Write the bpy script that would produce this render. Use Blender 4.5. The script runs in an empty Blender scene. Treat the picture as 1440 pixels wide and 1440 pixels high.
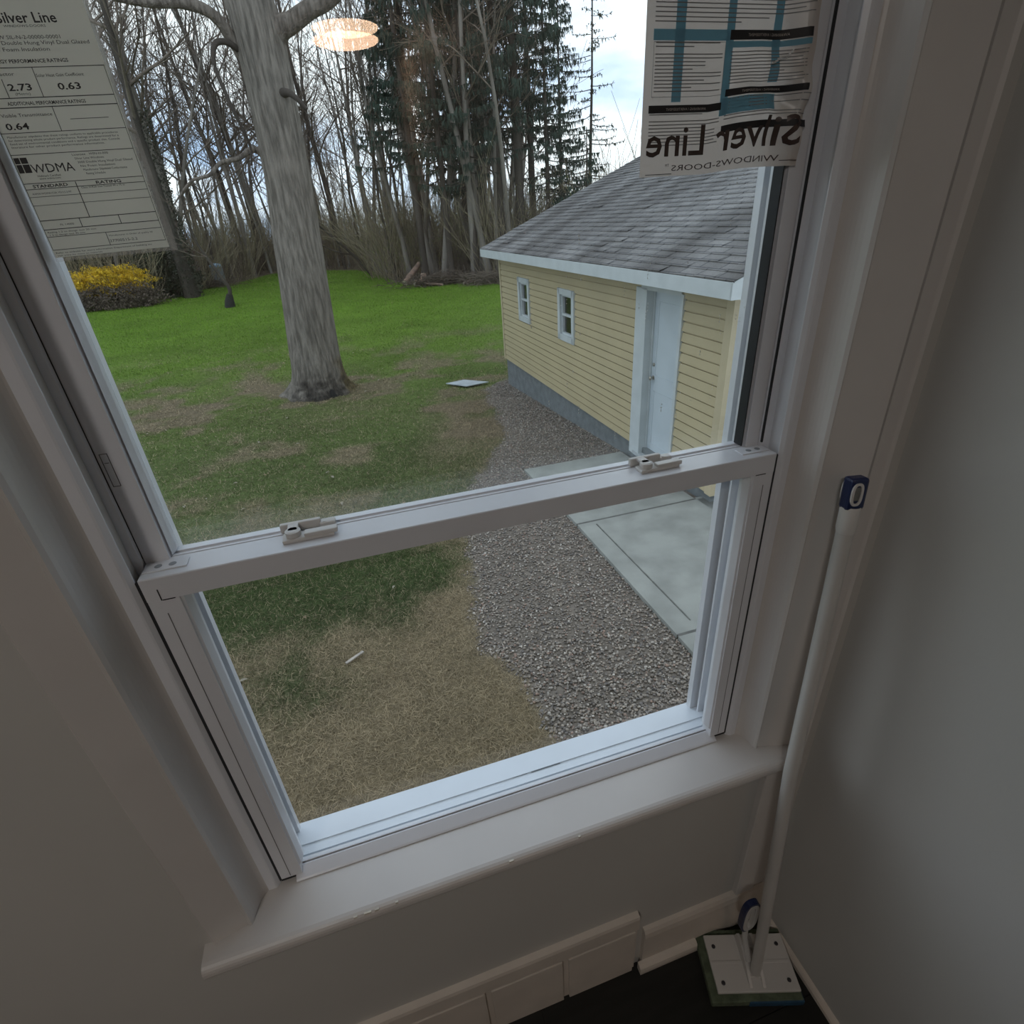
import bpy, bmesh, math, random
import numpy as np
from mathutils import Vector, Matrix
PI = math.pi
sc = bpy.context.scene
C = sc.collection
# ---------------------------------------------------------------- camera
# origin = the phone; X along the window wall (right), Y out of the window, Z up, metres
M3 = ((0.95338, -0.19377, 0.23135), (-0.29564, -0.44589, 0.84486), (-0.06055, -0.87386, -0.48239))
cd = bpy.data.cameras.new('camera'); cam = bpy.data.objects.new('camera', cd); C.objects.link(cam)
right = Vector((M3[0][0], M3[1][0], M3[2][0])); down = Vector((M3[0][1], M3[1][1], M3[2][1])); fwd = Vector((M3[0][2], M3[1][2], M3[2][2]))
mw = Matrix((right, -down, -fwd)).transposed().to_4x4(); cam.matrix_world = mw
cd.sensor_width = 36; cd.lens = 762.24 / 1440 * 36; cd.clip_start = 0.02; cd.clip_end = 1000
sc.camera = cam
sc.view_settings.view_transform = 'Standard'; sc.view_settings.look = 'None'
sc.view_settings.gamma = 1; sc.view_settings.exposure = 0.0
sc.view_settings.use_curve_mapping = False
sc.cycles.transparent_max_bounces = 24; sc.cycles.max_bounces = 8; sc.cycles.diffuse_bounces = 4
sc.cycles.use_denoising = True; sc.cycles.sample_clamp_indirect = 8
# ---------------------------------------------------------------- sky
SKY = 1.72
w = bpy.data.worlds.new('sky'); sc.world = w; w.use_nodes = True
nt = w.node_tree; nt.nodes.clear()
o_ = nt.nodes.new('ShaderNodeOutputWorld'); bg = nt.nodes.new('ShaderNodeBackground'); nt.links.new(bg.outputs[0], o_.inputs[0])
tc = nt.nodes.new('ShaderNodeTexCoord'); nz = nt.nodes.new('ShaderNodeTexNoise'); nz.inputs['Scale'].default_value = 3.2; nz.inputs['Detail'].default_value = 6
mp = nt.nodes.new('ShaderNodeMapping'); mp.inputs['Scale'].default_value = (1, 1, 2.6); nt.links.new(tc.outputs['Generated'], mp.inputs[0]); nt.links.new(mp.outputs[0], nz.inputs['Vector'])
cr = nt.nodes.new('ShaderNodeValToRGB'); cr.color_ramp.elements[0].position = .38; cr.color_ramp.elements[0].color = (.42, .57, .80, 1)
cr.color_ramp.elements[1].position = .56; cr.color_ramp.elements[1].color = (.86, .92, .97, 1)
nt.links.new(nz.outputs[0], cr.inputs[0]); nt.links.new(cr.outputs[0], bg.inputs[0]); bg.inputs[1].default_value = SKY
LAMP_A, LAMP_FILL = 15.0, 38.0      # radiance of the mirrored ceiling lamp and of the added fill lamp
# ---------------------------------------------------------------- helpers
def MAT(name, col, rough=.6, noise=None, bump=None, metallic=0, spec=.5, stretch=(1, 1, 1), attr=None, trans=0):
    """procedural material: base colour varied by noise (scale, amount[, colour2]); bump (scale, strength, distance)"""
    m = bpy.data.materials.new(name); m.use_nodes = True; t = m.node_tree; b = t.nodes['Principled BSDF']
    b.inputs['Roughness'].default_value = rough; b.inputs['Metallic'].default_value = metallic; b.inputs['Specular IOR Level'].default_value = spec
    c = (*col, 1)
    b.inputs['Base Color'].default_value = c
    tcn = t.nodes.new('ShaderNodeTexCoord'); mpn = t.nodes.new('ShaderNodeMapping'); mpn.inputs['Scale'].default_value = stretch
    t.links.new(tcn.outputs['Object'], mpn.inputs[0])
    src = None
    if attr:
        a = t.nodes.new('ShaderNodeAttribute'); a.attribute_name = attr; src = a.outputs['Color']
    if noise:
        n = t.nodes.new('ShaderNodeTexNoise'); n.inputs['Scale'].default_value = noise[0]; n.inputs['Detail'].default_value = 5; t.links.new(mpn.outputs[0], n.inputs['Vector'])
        mx = t.nodes.new('ShaderNodeMix'); mx.data_type = 'RGBA'
        r = t.nodes.new('ShaderNodeValToRGB'); r.color_ramp.elements[0].position = .35; r.color_ramp.elements[1].position = .65
        t.links.new(n.outputs[0], r.inputs[0]); t.links.new(r.outputs[0], mx.inputs[0])
        if attr:
            mx.blend_type = 'MULTIPLY'; t.links.new(src, mx.inputs[6]); k = 1 - noise[1]; mx.inputs[7].default_value = (k, k, k, 1)
        else:
            mx.inputs[6].default_value = c
            mx.inputs[7].default_value = (*noise[2], 1) if len(noise) > 2 else (*[x * (1 - noise[1]) for x in col], 1)
        src = mx.outputs[2]
    if src: t.links.new(src, b.inputs['Base Color'])
    if bump:
        n = t.nodes.new('ShaderNodeTexNoise'); n.inputs['Scale'].default_value = bump[0]; n.inputs['Detail'].default_value = 6; t.links.new(mpn.outputs[0], n.inputs['Vector'])
        bp = t.nodes.new('ShaderNodeBump'); bp.inputs['Strength'].default_value = bump[1]; bp.inputs['Distance'].default_value = bump[2]
        t.links.new(n.outputs[0], bp.inputs['Height']); t.links.new(bp.outputs[0], b.inputs['Normal'])
    if trans:
        tl = t.nodes.new('ShaderNodeBsdfTranslucent'); ms = t.nodes.new('ShaderNodeMixShader'); ms.inputs[0].default_value = trans
        if src: t.links.new(src, tl.inputs[0])
        else: tl.inputs[0].default_value = c
        t.links.new(b.outputs[0], ms.inputs[1]); t.links.new(tl.outputs[0], ms.inputs[2]); t.links.new(ms.outputs[0], t.nodes['Material Output'].inputs[0])
    return m
def glass(name, tint=(1, 1, 1)):
    m = bpy.data.materials.new(name); m.use_nodes = True; t = m.node_tree; t.nodes.clear()
    o = t.nodes.new('ShaderNodeOutputMaterial'); ms = t.nodes.new('ShaderNodeMixShader'); tr = t.nodes.new('ShaderNodeBsdfTransparent'); gl = t.nodes.new('ShaderNodeBsdfGlossy')
    tr.inputs[0].default_value = (*tint, 1); gl.inputs['Roughness'].default_value = 0.0
    lw = t.nodes.new('ShaderNodeLayerWeight'); lw.inputs[0].default_value = .5
    p = t.nodes.new('ShaderNodeMath'); p.operation = 'POWER'; p.inputs[1].default_value = 5; t.links.new(lw.outputs['Facing'], p.inputs[0])
    q = t.nodes.new('ShaderNodeMath'); q.operation = 'MULTIPLY_ADD'; q.inputs[1].default_value = .92; q.inputs[2].default_value = .038; t.links.new(p.outputs[0], q.inputs[0])
    t.links.new(q.outputs[0], ms.inputs[0]); t.links.new(tr.outputs[0], ms.inputs[1]); t.links.new(gl.outputs[0], ms.inputs[2]); t.links.new(ms.outputs[0], o.inputs[0])
    return m
def EMIT(name, col, s):
    m = bpy.data.materials.new(name); m.use_nodes = True; b = m.node_tree.nodes['Principled BSDF']
    b.inputs['Base Color'].default_value = (*col, 1); b.inputs['Emission Color'].default_value = (*col, 1); b.inputs['Emission Strength'].default_value = s
    return m
def obj(name, bm, m, parent=None, smooth=False, ang=None):
    me = bpy.data.meshes.new(name)
    bmesh.ops.recalc_face_normals(bm, faces=bm.faces)
    bm.to_mesh(me); bm.free(); me.materials.append(m)
    if smooth: me.shade_smooth()
    o = bpy.data.objects.new(name, me); C.objects.link(o); o.parent = parent
    return o
def meshobj(name, verts, faces, m, parent=None, smooth=False, cols=None):
    me = bpy.data.meshes.new(name); verts = np.asarray(verts, np.float32); faces = np.asarray(faces, np.int32)
    n, k = faces.shape
    me.vertices.add(len(verts)); me.vertices.foreach_set('co', verts.ravel())
    me.loops.add(n * k); me.loops.foreach_set('vertex_index', faces.ravel())
    me.polygons.add(n); me.polygons.foreach_set('loop_start', np.arange(0, n * k, k, dtype=np.int32)); me.polygons.foreach_set('loop_total', np.full(n, k, np.int32))
    me.update(calc_edges=True); me.validate()
    if smooth: me.shade_smooth()
    if cols is not None:
        a = me.color_attributes.new('col', 'FLOAT_COLOR', 'POINT'); a.data.foreach_set('color', np.c_[cols, np.ones(len(cols))].astype(np.float32).ravel())
    me.materials.append(m)
    o = bpy.data.objects.new(name, me); C.objects.link(o); o.parent = parent
    return o
def tag(o, label=None, cat=None, group=None, kind=None):
    if label: o['label'] = label
    if cat: o['category'] = cat
    if group: o['group'] = group
    if kind: o['kind'] = kind
    return o
def empty(name, loc=(0, 0, 0), rz=0):
    o = bpy.data.objects.new(name, None); C.objects.link(o); o.location = loc; o.rotation_euler = (0, 0, rz); o.empty_display_size = .1
    return o
def box(bm, x0, x1, y0, y1, z0, z1, bev=0, mat=None):
    vs = [bm.verts.new((x, y, z)) for x in (x0, x1) for y in (y0, y1) for z in (z0, z1)]
    fs = [bm.faces.new([vs[i] for i in f]) for f in ((0, 1, 3, 2), (4, 6, 7, 5), (0, 4, 5, 1), (2, 3, 7, 6), (0, 2, 6, 4), (1, 5, 7, 3))]
    if mat is not None: bmesh.ops.transform(bm, matrix=mat, verts=vs)
    if bev:
        es = list({e for f in fs for e in f.edges}); bmesh.ops.bevel(bm, geom=es, offset=bev, segments=2, affect='EDGES', profile=.5)
    return vs
def B(*a, **k):
    bm = bmesh.new(); box(bm, *a, **k); return bm
def prism(bm, prof, axis, a0, a1):
    """extrude a closed 2-D profile; axis 'x': prof=(y,z), 'z': prof=(x,y), 'y': prof=(x,z)"""
    def P(p, a): return {'x': (a, p[0], p[1]), 'y': (p[0], a, p[1]), 'z': (p[0], p[1], a)}[axis]
    A = [bm.verts.new(P(p, a0)) for p in prof]; D = [bm.verts.new(P(p, a1)) for p in prof]
    n = len(prof)
    for i in range(n): bm.faces.new((A[i], A[(i + 1) % n], D[(i + 1) % n], D[i]))
    bm.faces.new(A[::-1]); bm.faces.new(D)
def PR(prof, axis, a0, a1):
    bm = bmesh.new(); prism(bm, prof, axis, a0, a1); return bm
def lathe(bm, prof, n=24, mat=None):
    """prof = (radius, height) along local z"""
    rings = []
    for r, h in prof: rings.append([bm.verts.new((r * math.cos(2 * PI * i / n), r * math.sin(2 * PI * i / n), h)) for i in range(n)])
    for a, b in zip(rings, rings[1:]):
        for i in range(n): bm.faces.new((a[i], a[(i + 1) % n], b[(i + 1) % n], b[i]))
    bm.faces.new(rings[0][::-1]); bm.faces.new(rings[-1])
    if mat is not None: bmesh.ops.transform(bm, matrix=mat, verts=[v for r in rings for v in r])
def aim(p, d):
    return Matrix.Translation(p) @ Vector(d).to_track_quat('Z', 'Y').to_matrix().to_4x4()
def tube_np(P, R, k=6, caps=True):
    """swept tube through points P with radii R -> verts, quads (numpy)"""
    P = np.asarray(P, float); R = np.asarray(R, float); n = len(P)
    T = np.gradient(P, axis=0); T /= np.linalg.norm(T, axis=1)[:, None] + 1e-9
    ref = np.array([0, 0, 1.]) if abs(T[0][2]) < .9 else np.array([1., 0, 0])
    U = np.cross(T, ref); U /= np.linalg.norm(U, axis=1)[:, None] + 1e-9; W = np.cross(T, U)
    a = np.arange(k) * 2 * PI / k
    V = P[:, None] + R[:, None, None] * (np.cos(a)[None, :, None] * U[:, None] + np.sin(a)[None, :, None] * W[:, None])
    i = np.arange(n - 1)[:, None] * k; j = np.arange(k)[None]; jn = (j + 1) % k
    F = np.stack([i + j, i + jn, i + k + jn, i + k + j], -1).reshape(-1, 4)
    return V.reshape(-1, 3), F
class Acc:
    def __init__(s): s.V = []; s.F = []; s.n = 0; s.c = []
    def add(s, V, F, col=None):
        s.V.append(V); s.F.append(F + s.n); s.n += len(V)
        if col is not None: s.c.append(np.tile(col, (len(V), 1)))
    def tube(s, P, R, k=5): s.add(*tube_np(P, R, k))
    def build(s, name, m, parent=None, smooth=True):
        return meshobj(name, np.vstack(s.V), np.vstack(s.F), m, parent, smooth, np.vstack(s.c) if s.c else None)
def copy_tree(o, parent=None):
    c = o.copy(); C.objects.link(c); c.parent = parent
    for ch in list(o.children): copy_tree(ch, c)
    return c
_rs = np.random.RandomState(7); _G = _rs.rand(256, 256)
def vnoise(x, y, s):
    x = np.asarray(x, float) * s + 1000; y = np.asarray(y, float) * s + 1000
    xi = np.floor(x).astype(int); yi = np.floor(y).astype(int); fx = x - xi; fy = y - yi; fx = fx * fx * (3 - 2 * fx); fy = fy * fy * (3 - 2 * fy)
    g = lambda a, b: _G[a % 256, b % 256]
    return (g(xi, yi) * (1 - fx) + g(xi + 1, yi) * fx) * (1 - fy) + (g(xi, yi + 1) * (1 - fx) + g(xi + 1, yi + 1) * fx) * fy
def fbm(x, y, s): return .5 * vnoise(x, y, s) + .28 * vnoise(x, y, s * 2.1) + .22 * vnoise(x, y, s * 4.3)
def sstep(a, b, x): t = np.clip((x - a) / (b - a), 0, 1); return t * t * (3 - 2 * t)
GT = [(-5, -3.05), (2.4, -3.06), (5, -3.14), (6.6, -3.24), (9, -3.4), (12.4, -3.6), (16, -3.68), (25, -3.7), (400, -3.7)]
def gz(y): return np.interp(y, [a for a, b in GT], [b for a, b in GT])
def text_mesh(items, font=None):
    """items: (string, x, z, height, align, bold, squeeze) on the plane y=0, facing -Y; returns bmesh"""
    bm = bmesh.new(); dg = None
    for it in items:
        s, x, z, h = it[:4]; al = it[4] if len(it) > 4 else 'LEFT'; off = it[5] if len(it) > 5 else 0; wid = it[6] if len(it) > 6 else None
        cu = bpy.data.curves.new('t', 'FONT'); cu.body = s; cu.size = h; cu.align_x = al; cu.offset = off; cu.resolution_u = 2
        o = bpy.data.objects.new('t', cu); C.objects.link(o); bpy.context.view_layer.update()
        me = bpy.data.meshes.new_from_object(o.evaluated_get(bpy.context.evaluated_depsgraph_get()))
        if wid:
            xs = [v.co.x for v in me.vertices]; k = wid / max(max(xs) - min(xs), 1e-6)
        else: k = 1
        n0 = len(bm.verts); bm.from_mesh(me); bm.verts.ensure_lookup_table()
        for v in bm.verts[n0:]:
            v.co = Vector((x + v.co.x * k, 0, z + v.co.y))
        bpy.data.objects.remove(o); bpy.data.curves.remove(cu); bpy.data.meshes.remove(me)
    return bm
# ---------------------------------------------------------------- materials
M = {}
M['wall'] = MAT('wall_paint', (.50, .495, .47), .55, noise=(2.5, .06), bump=(260, .12, .001))
M['wallR'] = MAT('wall_paint_side', (.50, .50, .48), .5, noise=(2.5, .05), bump=(220, .12, .001))
M['trim'] = MAT('trim_paint', (.56, .54, .52), .32, noise=(8, .05), bump=(60, .06, .001), spec=.6)
M['base'] = MAT('baseboard_paint', (.60, .55, .49), .45, noise=(14, .08), bump=(70, .08, .001))
M['vinyl'] = MAT('white_vinyl', (.66, .68, .72), .3, noise=(12, .04), bump=(90, .04, .0006), spec=.55)
M['vinyl_out'] = MAT('outer_vinyl', (.66, .72, .78), .4, noise=(12, .05))
M['gasket'] = MAT('gasket', (.02, .022, .025), .7, noise=(40, .2))
M['ceil'] = MAT('ceiling_paint', (.75, .74, .72), .8, noise=(3, .03))
M['glass'] = glass('window_glass', (.985, .993, .988)); M['glass2'] = glass('garage_glass')
M['white'] = MAT('white_plastic', (.56, .55, .53), .35, noise=(9, .06), spec=.5)
M['pole'] = MAT('pole_enamel', (.50, .49, .47), .3, noise=(9, .06), spec=.5)
M['blue'] = MAT('blue_plastic', (.008, .018, .075), .35, noise=(20, .2))
M['ink'] = MAT('black_ink', (.015, .015, .017), .6, noise=(30, .1))
M['paper'] = MAT('label_paper', (.82, .82, .77), .45, noise=(20, .03), trans=.55)
M['film'] = None
M['cream'] = MAT('cream_siding', (.45, .375, .225), .5, noise=(1.6, .08))
M['fascia'] = MAT('white_painted_wood', (.52, .56, .57), .5, noise=(5, .1), bump=(25, .1, .002))
M['found'] = MAT('foundation_block', (.17, .19, .195), .9, noise=(7, .3), bump=(35, .4, .01))
M['conc'] = MAT('concrete', (.29, .30, .275), .85, noise=(3.5, .26), bump=(45, .35, .004))
M['bark'] = None
# ---------------------------------------------------------------- the room
ZF, ZC, YW, XR = -1.5, .98, .50, .69
floor_m = MAT('dark_plank', (.020, .020, .018), .55, noise=(3, .4), bump=(30, .15, .002), stretch=(1, 8, 1), spec=.25)
# planks run along x with seams
bm = B(-3.2, .70, -4.5, .52, ZF - .03, ZF - .003)
r_ = random.Random(3)
for j in range(26):
    y1 = .52 - j * .19; x = -3.3 - r_.random()
    while x < .75:
        L_ = 1.22; box(bm, max(x + .0012, -3.2), min(x + L_, .70), y1 - .188, y1, ZF - .02, ZF); x += L_
tag(obj('floor', bm, floor_m), kind='structure')
tag(obj('ceiling', B(-3.2, .75, -4.5, .6, ZC, ZC + .05), M['ceil']), kind='structure')
tag(obj('wall_right', B(XR, XR + .08, -4.5, .515, ZF - .02, ZC), M['wallR']), kind='structure')
tag(obj('wall_left', B(-3.28, -3.2, -4.5, .6, ZF - .02, ZC), M['wall']), kind='structure')
tag(obj('wall_back', B(-3.2, .75, -4.58, -4.5, ZF - .02, ZC), M['wall']), kind='structure')
OX0, OX1, OZ0, OZ1 = -.335, .622, -.90, .51          # window opening
bm = bmesh.new()
box(bm, -3.2, OX0, YW, .645, ZF - .02, ZC); box(bm, OX1, .77, YW, .645, ZF - .02, ZC)
box(bm, OX0, OX1, YW, .645, ZF - .02, OZ0); box(bm, OX0, OX1, YW, .645, OZ1, ZC)
tag(obj('wall_front', bm, M['wall']), kind='structure')
# casings: a cove from the vinyl frame to a thin ridge, then a flat face that thickens outwards
def arc(p0, p1, p2, n=8):
    p0, p1, p2 = map(np.array, (p0, p1, p2)); return [tuple((1 - t) ** 2 * p0 + 2 * t * (1 - t) * p1 + t * t * p2) for t in np.linspace(0, 1, n)]
ZS = -.872
profR = [(.5383, .549)] + arc((.5390, .5487), (.5565, .547), (.5605, .520), 10) + [(.5612, .511), (.5640, .5065), (.5668, .5075), (.568, .509), (.6285, .4915), (.6295, .4935), (.6295, .53), (.5383, .60)]
profL = [(-.2604, .549)] + arc((-.2612, .5487), (-.2815, .547), (-.2870, .516), 10) + [(-.2878, .5095), (-.2905, .5045), (-.2940, .5045), (-.2955, .5065), (-.3395, .4955), (-.3425, .498), (-.3425, .53), (-.2604, .60)]
tag(obj('trim_1', PR(profL, 'z', ZS, .62), M['trim'], smooth=False), kind='structure')
tag(obj('trim_2', PR(profR, 'z', ZS, .62), M['trim']), kind='structure')
tag(obj('trim_3', B(-.3425, .6295, .492, .56, .503, .60, bev=.002), M['trim']), kind='structure')
# stool (inside sill) with rounded nose
nose = arc((.476, ZS), (.4635, ZS - .001), (.464, ZS - .014), 6) + arc((.464, ZS - .016), (.466, ZS - .027), (.478, ZS - .027), 5)
prof = [(.575, ZS)] + nose + [(.50, ZS - .028), (.575, ZS - .028)]
bm = bmesh.new(); prism(bm, prof, 'x', -.353, .6295)
st = tag(obj('trim_4', bm, M['trim']), kind='structure')
# chipped paint along the stool nose
bm = bmesh.new()
for x, wd in ((-.135, .010), (-.120, .006), (-.150, .005), (.085, .007), (-.09, .004), (.2, .004)):
    box(bm, x, x + wd, .4655, .468, ZS - .004, ZS - .0005)
obj('paint_chip', bm, MAT('bare_plaster', (.72, .68, .58), .9, noise=(90, .3)), st)
# board that runs down from the stool in the corner, and the corner strip
tag(obj('trim_5', B(.583, .6285, .487, .502, -1.347, ZS - .028, bev=.002), M['trim']), kind='structure')
bm = bmesh.new(); prism(bm, [(.6335, .502), (.6335, .4925), (.655, .4925), (.659, .489), (.6625, .4925), (.6625, .502)], 'z', -1.347, ZC)
tag(obj('trim_6', bm, M['trim']), kind='structure')
# baseboards: tall one with a projecting cap and battens between panels; lower moulded one towards the corner
bm = bmesh.new()
box(bm, -3.2, .345, .494, .502, ZF, -1.30)
xs = [-3.2 + .0 , -2.9] ; x = .338
prism(bm, [(.502, -1.268), (.489, -1.272), (.487, -1.279), (.487, -1.318), (.490, -1.324), (.502, -1.324)], 'x', -3.2, .345)
for i in range(22):
    x1 = .338 - i * .163; x0 = x1 - .150
    box(bm, max(x0, -3.2), x1, .4885, .495, ZF, -1.330, bev=.001)
    if x0 < -3.1: break
tag(obj('baseboard_front', bm, M['base']), kind='structure')
bm = bmesh.new()
prism(bm, [(.502, -1.348), (.492, -1.350), (.488, -1.358), (.486, -1.372), (.490, -1.378), (.490, -1.500), (.502, -1.500)], 'x', .362, .690)
prism(bm, [(.490, ZF), (.490, -1.474), (.483, -1.476), (.477, -1.482), (.475, -1.490), (.475, ZF)], 'x', .352, .497)
tag(obj('baseboard_corner', bm, M['base']), kind='structure')
tag(obj('baseboard_right', PR([(XR, ZF), (XR, ZF + .016), (XR - .006, ZF + .015), (XR - .011, ZF + .009), (XR - .012, ZF)], 'y', -4.5, .488), M['base']), kind='structure')
# ---------------------------------------------------------------- ceiling lamp and added fill lamp
def lamp(x, y, L, label, col=(1, .64, .42)):
    t = empty('ceiling_lamp', (x, y, ZC)); tag(t, label, 'ceiling lamp', 'ceiling lamps of the room')
    bm = bmesh.new(); lathe(bm, [(.205, -.001), (.205, -.022), (.195, -.028), (.190, -.022)], 40); obj('lamp_rim', bm, M['white'], t)
    bm = bmesh.new(); lathe(bm, [(.19, -.023), (.188, -.034), (.17, -.040), (.05, -.043)], 40); obj('lamp_diffuser', bm, EMIT('lamp_glow', col, L), t)
lamp(.345, -3.05, LAMP_A, 'round flush ceiling lamp whose orange glow is mirrored in the upper window pane')
lamp(-.9, -1.2, LAMP_FILL, 'unseen fill lamp added on the ceiling in the middle of the room', (1, .93, .87))  # added only to brighten the room, placed clear of the pane's reflection
# ---------------------------------------------------------------- the double-hung window
W = empty('window_1', (.137, .55, -.28)); tag(W, kind='structure'); WI = Matrix.Translation((-.137, -.55, .28))
def wpart(name, bm, m, parent=None, smooth=False):
    o = obj(name, bm, m, parent or W, smooth)
    if parent is None: o.matrix_parent_inverse = WI
    return o
V = M['vinyl']
HZ = .50   # head
# main frame: two jambs with lips, channels and parting stops, a head and a sloping sill
bm = bmesh.new()
for bx in ((-.2745, -.2605, .5455, .640), (-.2606, -.2526, .578, .5845), (-.2606, -.2385, .614, .618), (-.2606, -.2305, .628, .640), (.538, .552, .5455, .640), (.5245, .5381, .578, .5845), (.5155, .5381, .614, .618), (.5075, .5381, .628, .640)):
    box(bm, *bx, -.885, HZ)
prism(bm, [(-.2540, .5520), (-.2542, .5505), (-.2585, .5462), (-.2606, .5455), (-.2606, .5520)], 'z', -.885, HZ)
prism(bm, [(.5305, .5520), (.5307, .5505), (.5350, .5465), (.5385, .5455), (.5385, .5520)], 'z', -.885, HZ)
box(bm, -.27, .548, .5455, .640, .455, HZ)
wpart('window_frame', bm, V)
bm = bmesh.new()
prism(bm, [(.5445, -.8785), (.546, -.8725), (.552, -.8725), (.552, -.900), (.5445, -.900)], 'x', -.2485, .5255)
prism(bm, [(.552, -.8745), (.582, -.8745), (.582, -.871), (.590, -.8715), (.590, -.874), (.600, -.8745), (.600, -.872), (.645, -.880), (.645, -.905), (.552, -.905)], 'x', -.2485, .5255)
wpart('window_sill', bm, M['vinyl_out'])
# lower sash (inner track)
lx0, lx1, lz0, lz1 = -.2530, .5295, -.864, -.3065
SG = .0265         # stile face width
lowbm = bmesh.new(); seams = bmesh.new()
for a, b in ((lx0 + .0018, lx0 + SG + .006), (lx1 - SG - .006, lx1 - .0018)):
    bm = lowbm
    box(bm, a, b, .550, .574, lz0, lz1 - .0275, bev=.0007)
    # raised glazing bead against the glass
    c0, c1 = (b - .0005, b + .0055) if a < 0 else (a - .0055, a + .0005)
    prism(bm, [(c0, .5515), (c0, .571), (c1, .571), (c1, .5655), ((c0 + c1) / 2, .5535)] if a < 0 else [(c1, .5515), (c1, .571), (c0, .571), (c0, .5655), ((c0 + c1) / 2, .5535)], 'z', lz0 + .02, lz1 - .0275)
    g0 = a + .0135 if a < 0 else b - .0142
    box(seams, g0, g0 + .0007, .5494, .5502, lz0 + .004, lz1 - .045)
bm = lowbm         # meeting rail: tall front face, flat top with two small grooves
prism(bm, [(.550, lz1 - .0275), (.550, lz1 - .001), (.551, lz1), (.589, lz1), (.589, lz1 - .002), (.5905, lz1 - .002), (.5905, lz1 + .0005), (.594, lz1 + .0005), (.594, lz1 - .0275)], 'x', lx0 + .0018, lx1 - .0018)
bm = bmesh.new(); box(bm, lx0 + SG - .010, lx0 + SG + .002, .5494, .5502, lz1 - .0283, lz1 - .0273); box(bm, lx0 + SG - .0115, lx0 + SG - .0105, .5494, .5502, lz1 - .028, lz1 - .014)
box(bm, lx1 - SG - .004, lx1 - SG + .012, .5494, .5502, lz1 - .0283, lz1 - .0273); corner = bm
bm = lowbm         # bottom rail: sloping lift rail that faces up, groove at the glass
prism(bm, [(.543, -.8722), (.5425, -.8698), (.5445, -.8680), (.5600, -.8600), (.5618, -.8600), (.5618, -.864), (.5638, -.864), (.5638, -.8585), (.5650, -.8585), (.5655, -.864), (.574, -.864), (.574, -.8722)], 'x', lx0 + SG - .004, lx1 - SG + .004)
low = wpart('lower_sash', lowbm, V)
def L_(name, bm, m=V): return obj(name, bm, m, low)
L_('groove_line', seams, MAT('seam_grey', (.16, .16, .165), .6, noise=(20, .1))); L_('corner_seam', corner, M['gasket'])
bm = bmesh.new(); box(bm, lx0 + SG, lx1 - SG, .5602, .5618, -.8640, -.8610); box(bm, lx0 + SG, lx1 - SG, .5642, .5656, -.864, -.8592); L_('gasket', bm, M['gasket'])
bm = bmesh.new(); box(bm, lx0 - .0012, lx0 + .0018, .5500, .553, lz0 - .002, lz1 - .002); box(bm, lx1 - .0018, lx1 + .0006, .5496, .553, lz0 - .002, lz1 - .002); L_('side_gap', bm, M['gasket'])
bm = bmesh.new(); box(bm, lx0 + .0018, lx0 + SG - .004, .549, .574, lz0 - .0022, lz0); box(bm, lx1 - SG + .004, lx1 - .0018, .549, .574, lz0 - .0022, lz0)
L_('corner_gap', bm, M['gasket'])
L_('glass_pane', B(lx0 + SG, lx1 - SG, .5643, .5667, -.862, lz1 - .020), M['glass'])
# upper sash (outer track)
ux0, ux1, uz0, uz1 = -.2520, .5290, -.335, .455
upbm = bmesh.new()
US = .0240
for a, b in ((ux0 - .0003, ux0 + US), (ux1 - US, ux1 + .0010)):
    bm = upbm; left = a < 0
    box(bm, a, b, .5855, .612, uz0, uz1, bev=.0007)
    c0, c1 = (b - .0005, b + .0040) if left else (a - .0040, a + .0005)
    (i0, i1) = (c0, c1) if left else (c1, c0)
    prism(bm, [(i0, .5865), (i0, .610), (i1, .610), (i1, .6020), ((i0 * .45 + i1 * .55), .5900), ((i0 * .7 + i1 * .3), .5930)], 'z', uz0 + .03, uz1 - .02)
bm = upbm
prism(bm, [(.5955, uz0), (.5955, -.3095), (.5985, -.3085), (.6005, -.3075), (.6005, -.3060), (.6110, -.3060), (.6110, uz0)], 'x', ux0 + US, ux1 - US)
box(bm, ux0 + US, ux1 - US, .5855, .612, uz1 - .035, uz1, bev=.001)
up = wpart('upper_sash', upbm, V)
def U_(name, bm, m=V): return obj(name, bm, m, up)
bm = B(-.2553, -.2522, .5848, .5862, -.30, uz1); box(bm, .5238, .5262, .5775, .5800, -.30, uz1)
U_('weatherstrip', bm, M['gasket'])
bm = B(ux1 - US - .0056, ux1 - US - .0040, .588, .604, uz0 + .03, uz1 - .03); U_('gasket', bm, M['gasket'])
g = U_('glass_pane', B(ux0 + US, ux1 - US, -.0011, .0011, -.347, .395), M['glass']); g.location = (0, .6030, .04)
g = U_('glass_pane', B(ux0 + US, ux1 - US, -.0011, .0011, -.347, .395), M['glass']); g.location = (0, .6110, .04); g.rotation_euler = (.0078, 0, -.0012)
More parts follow.
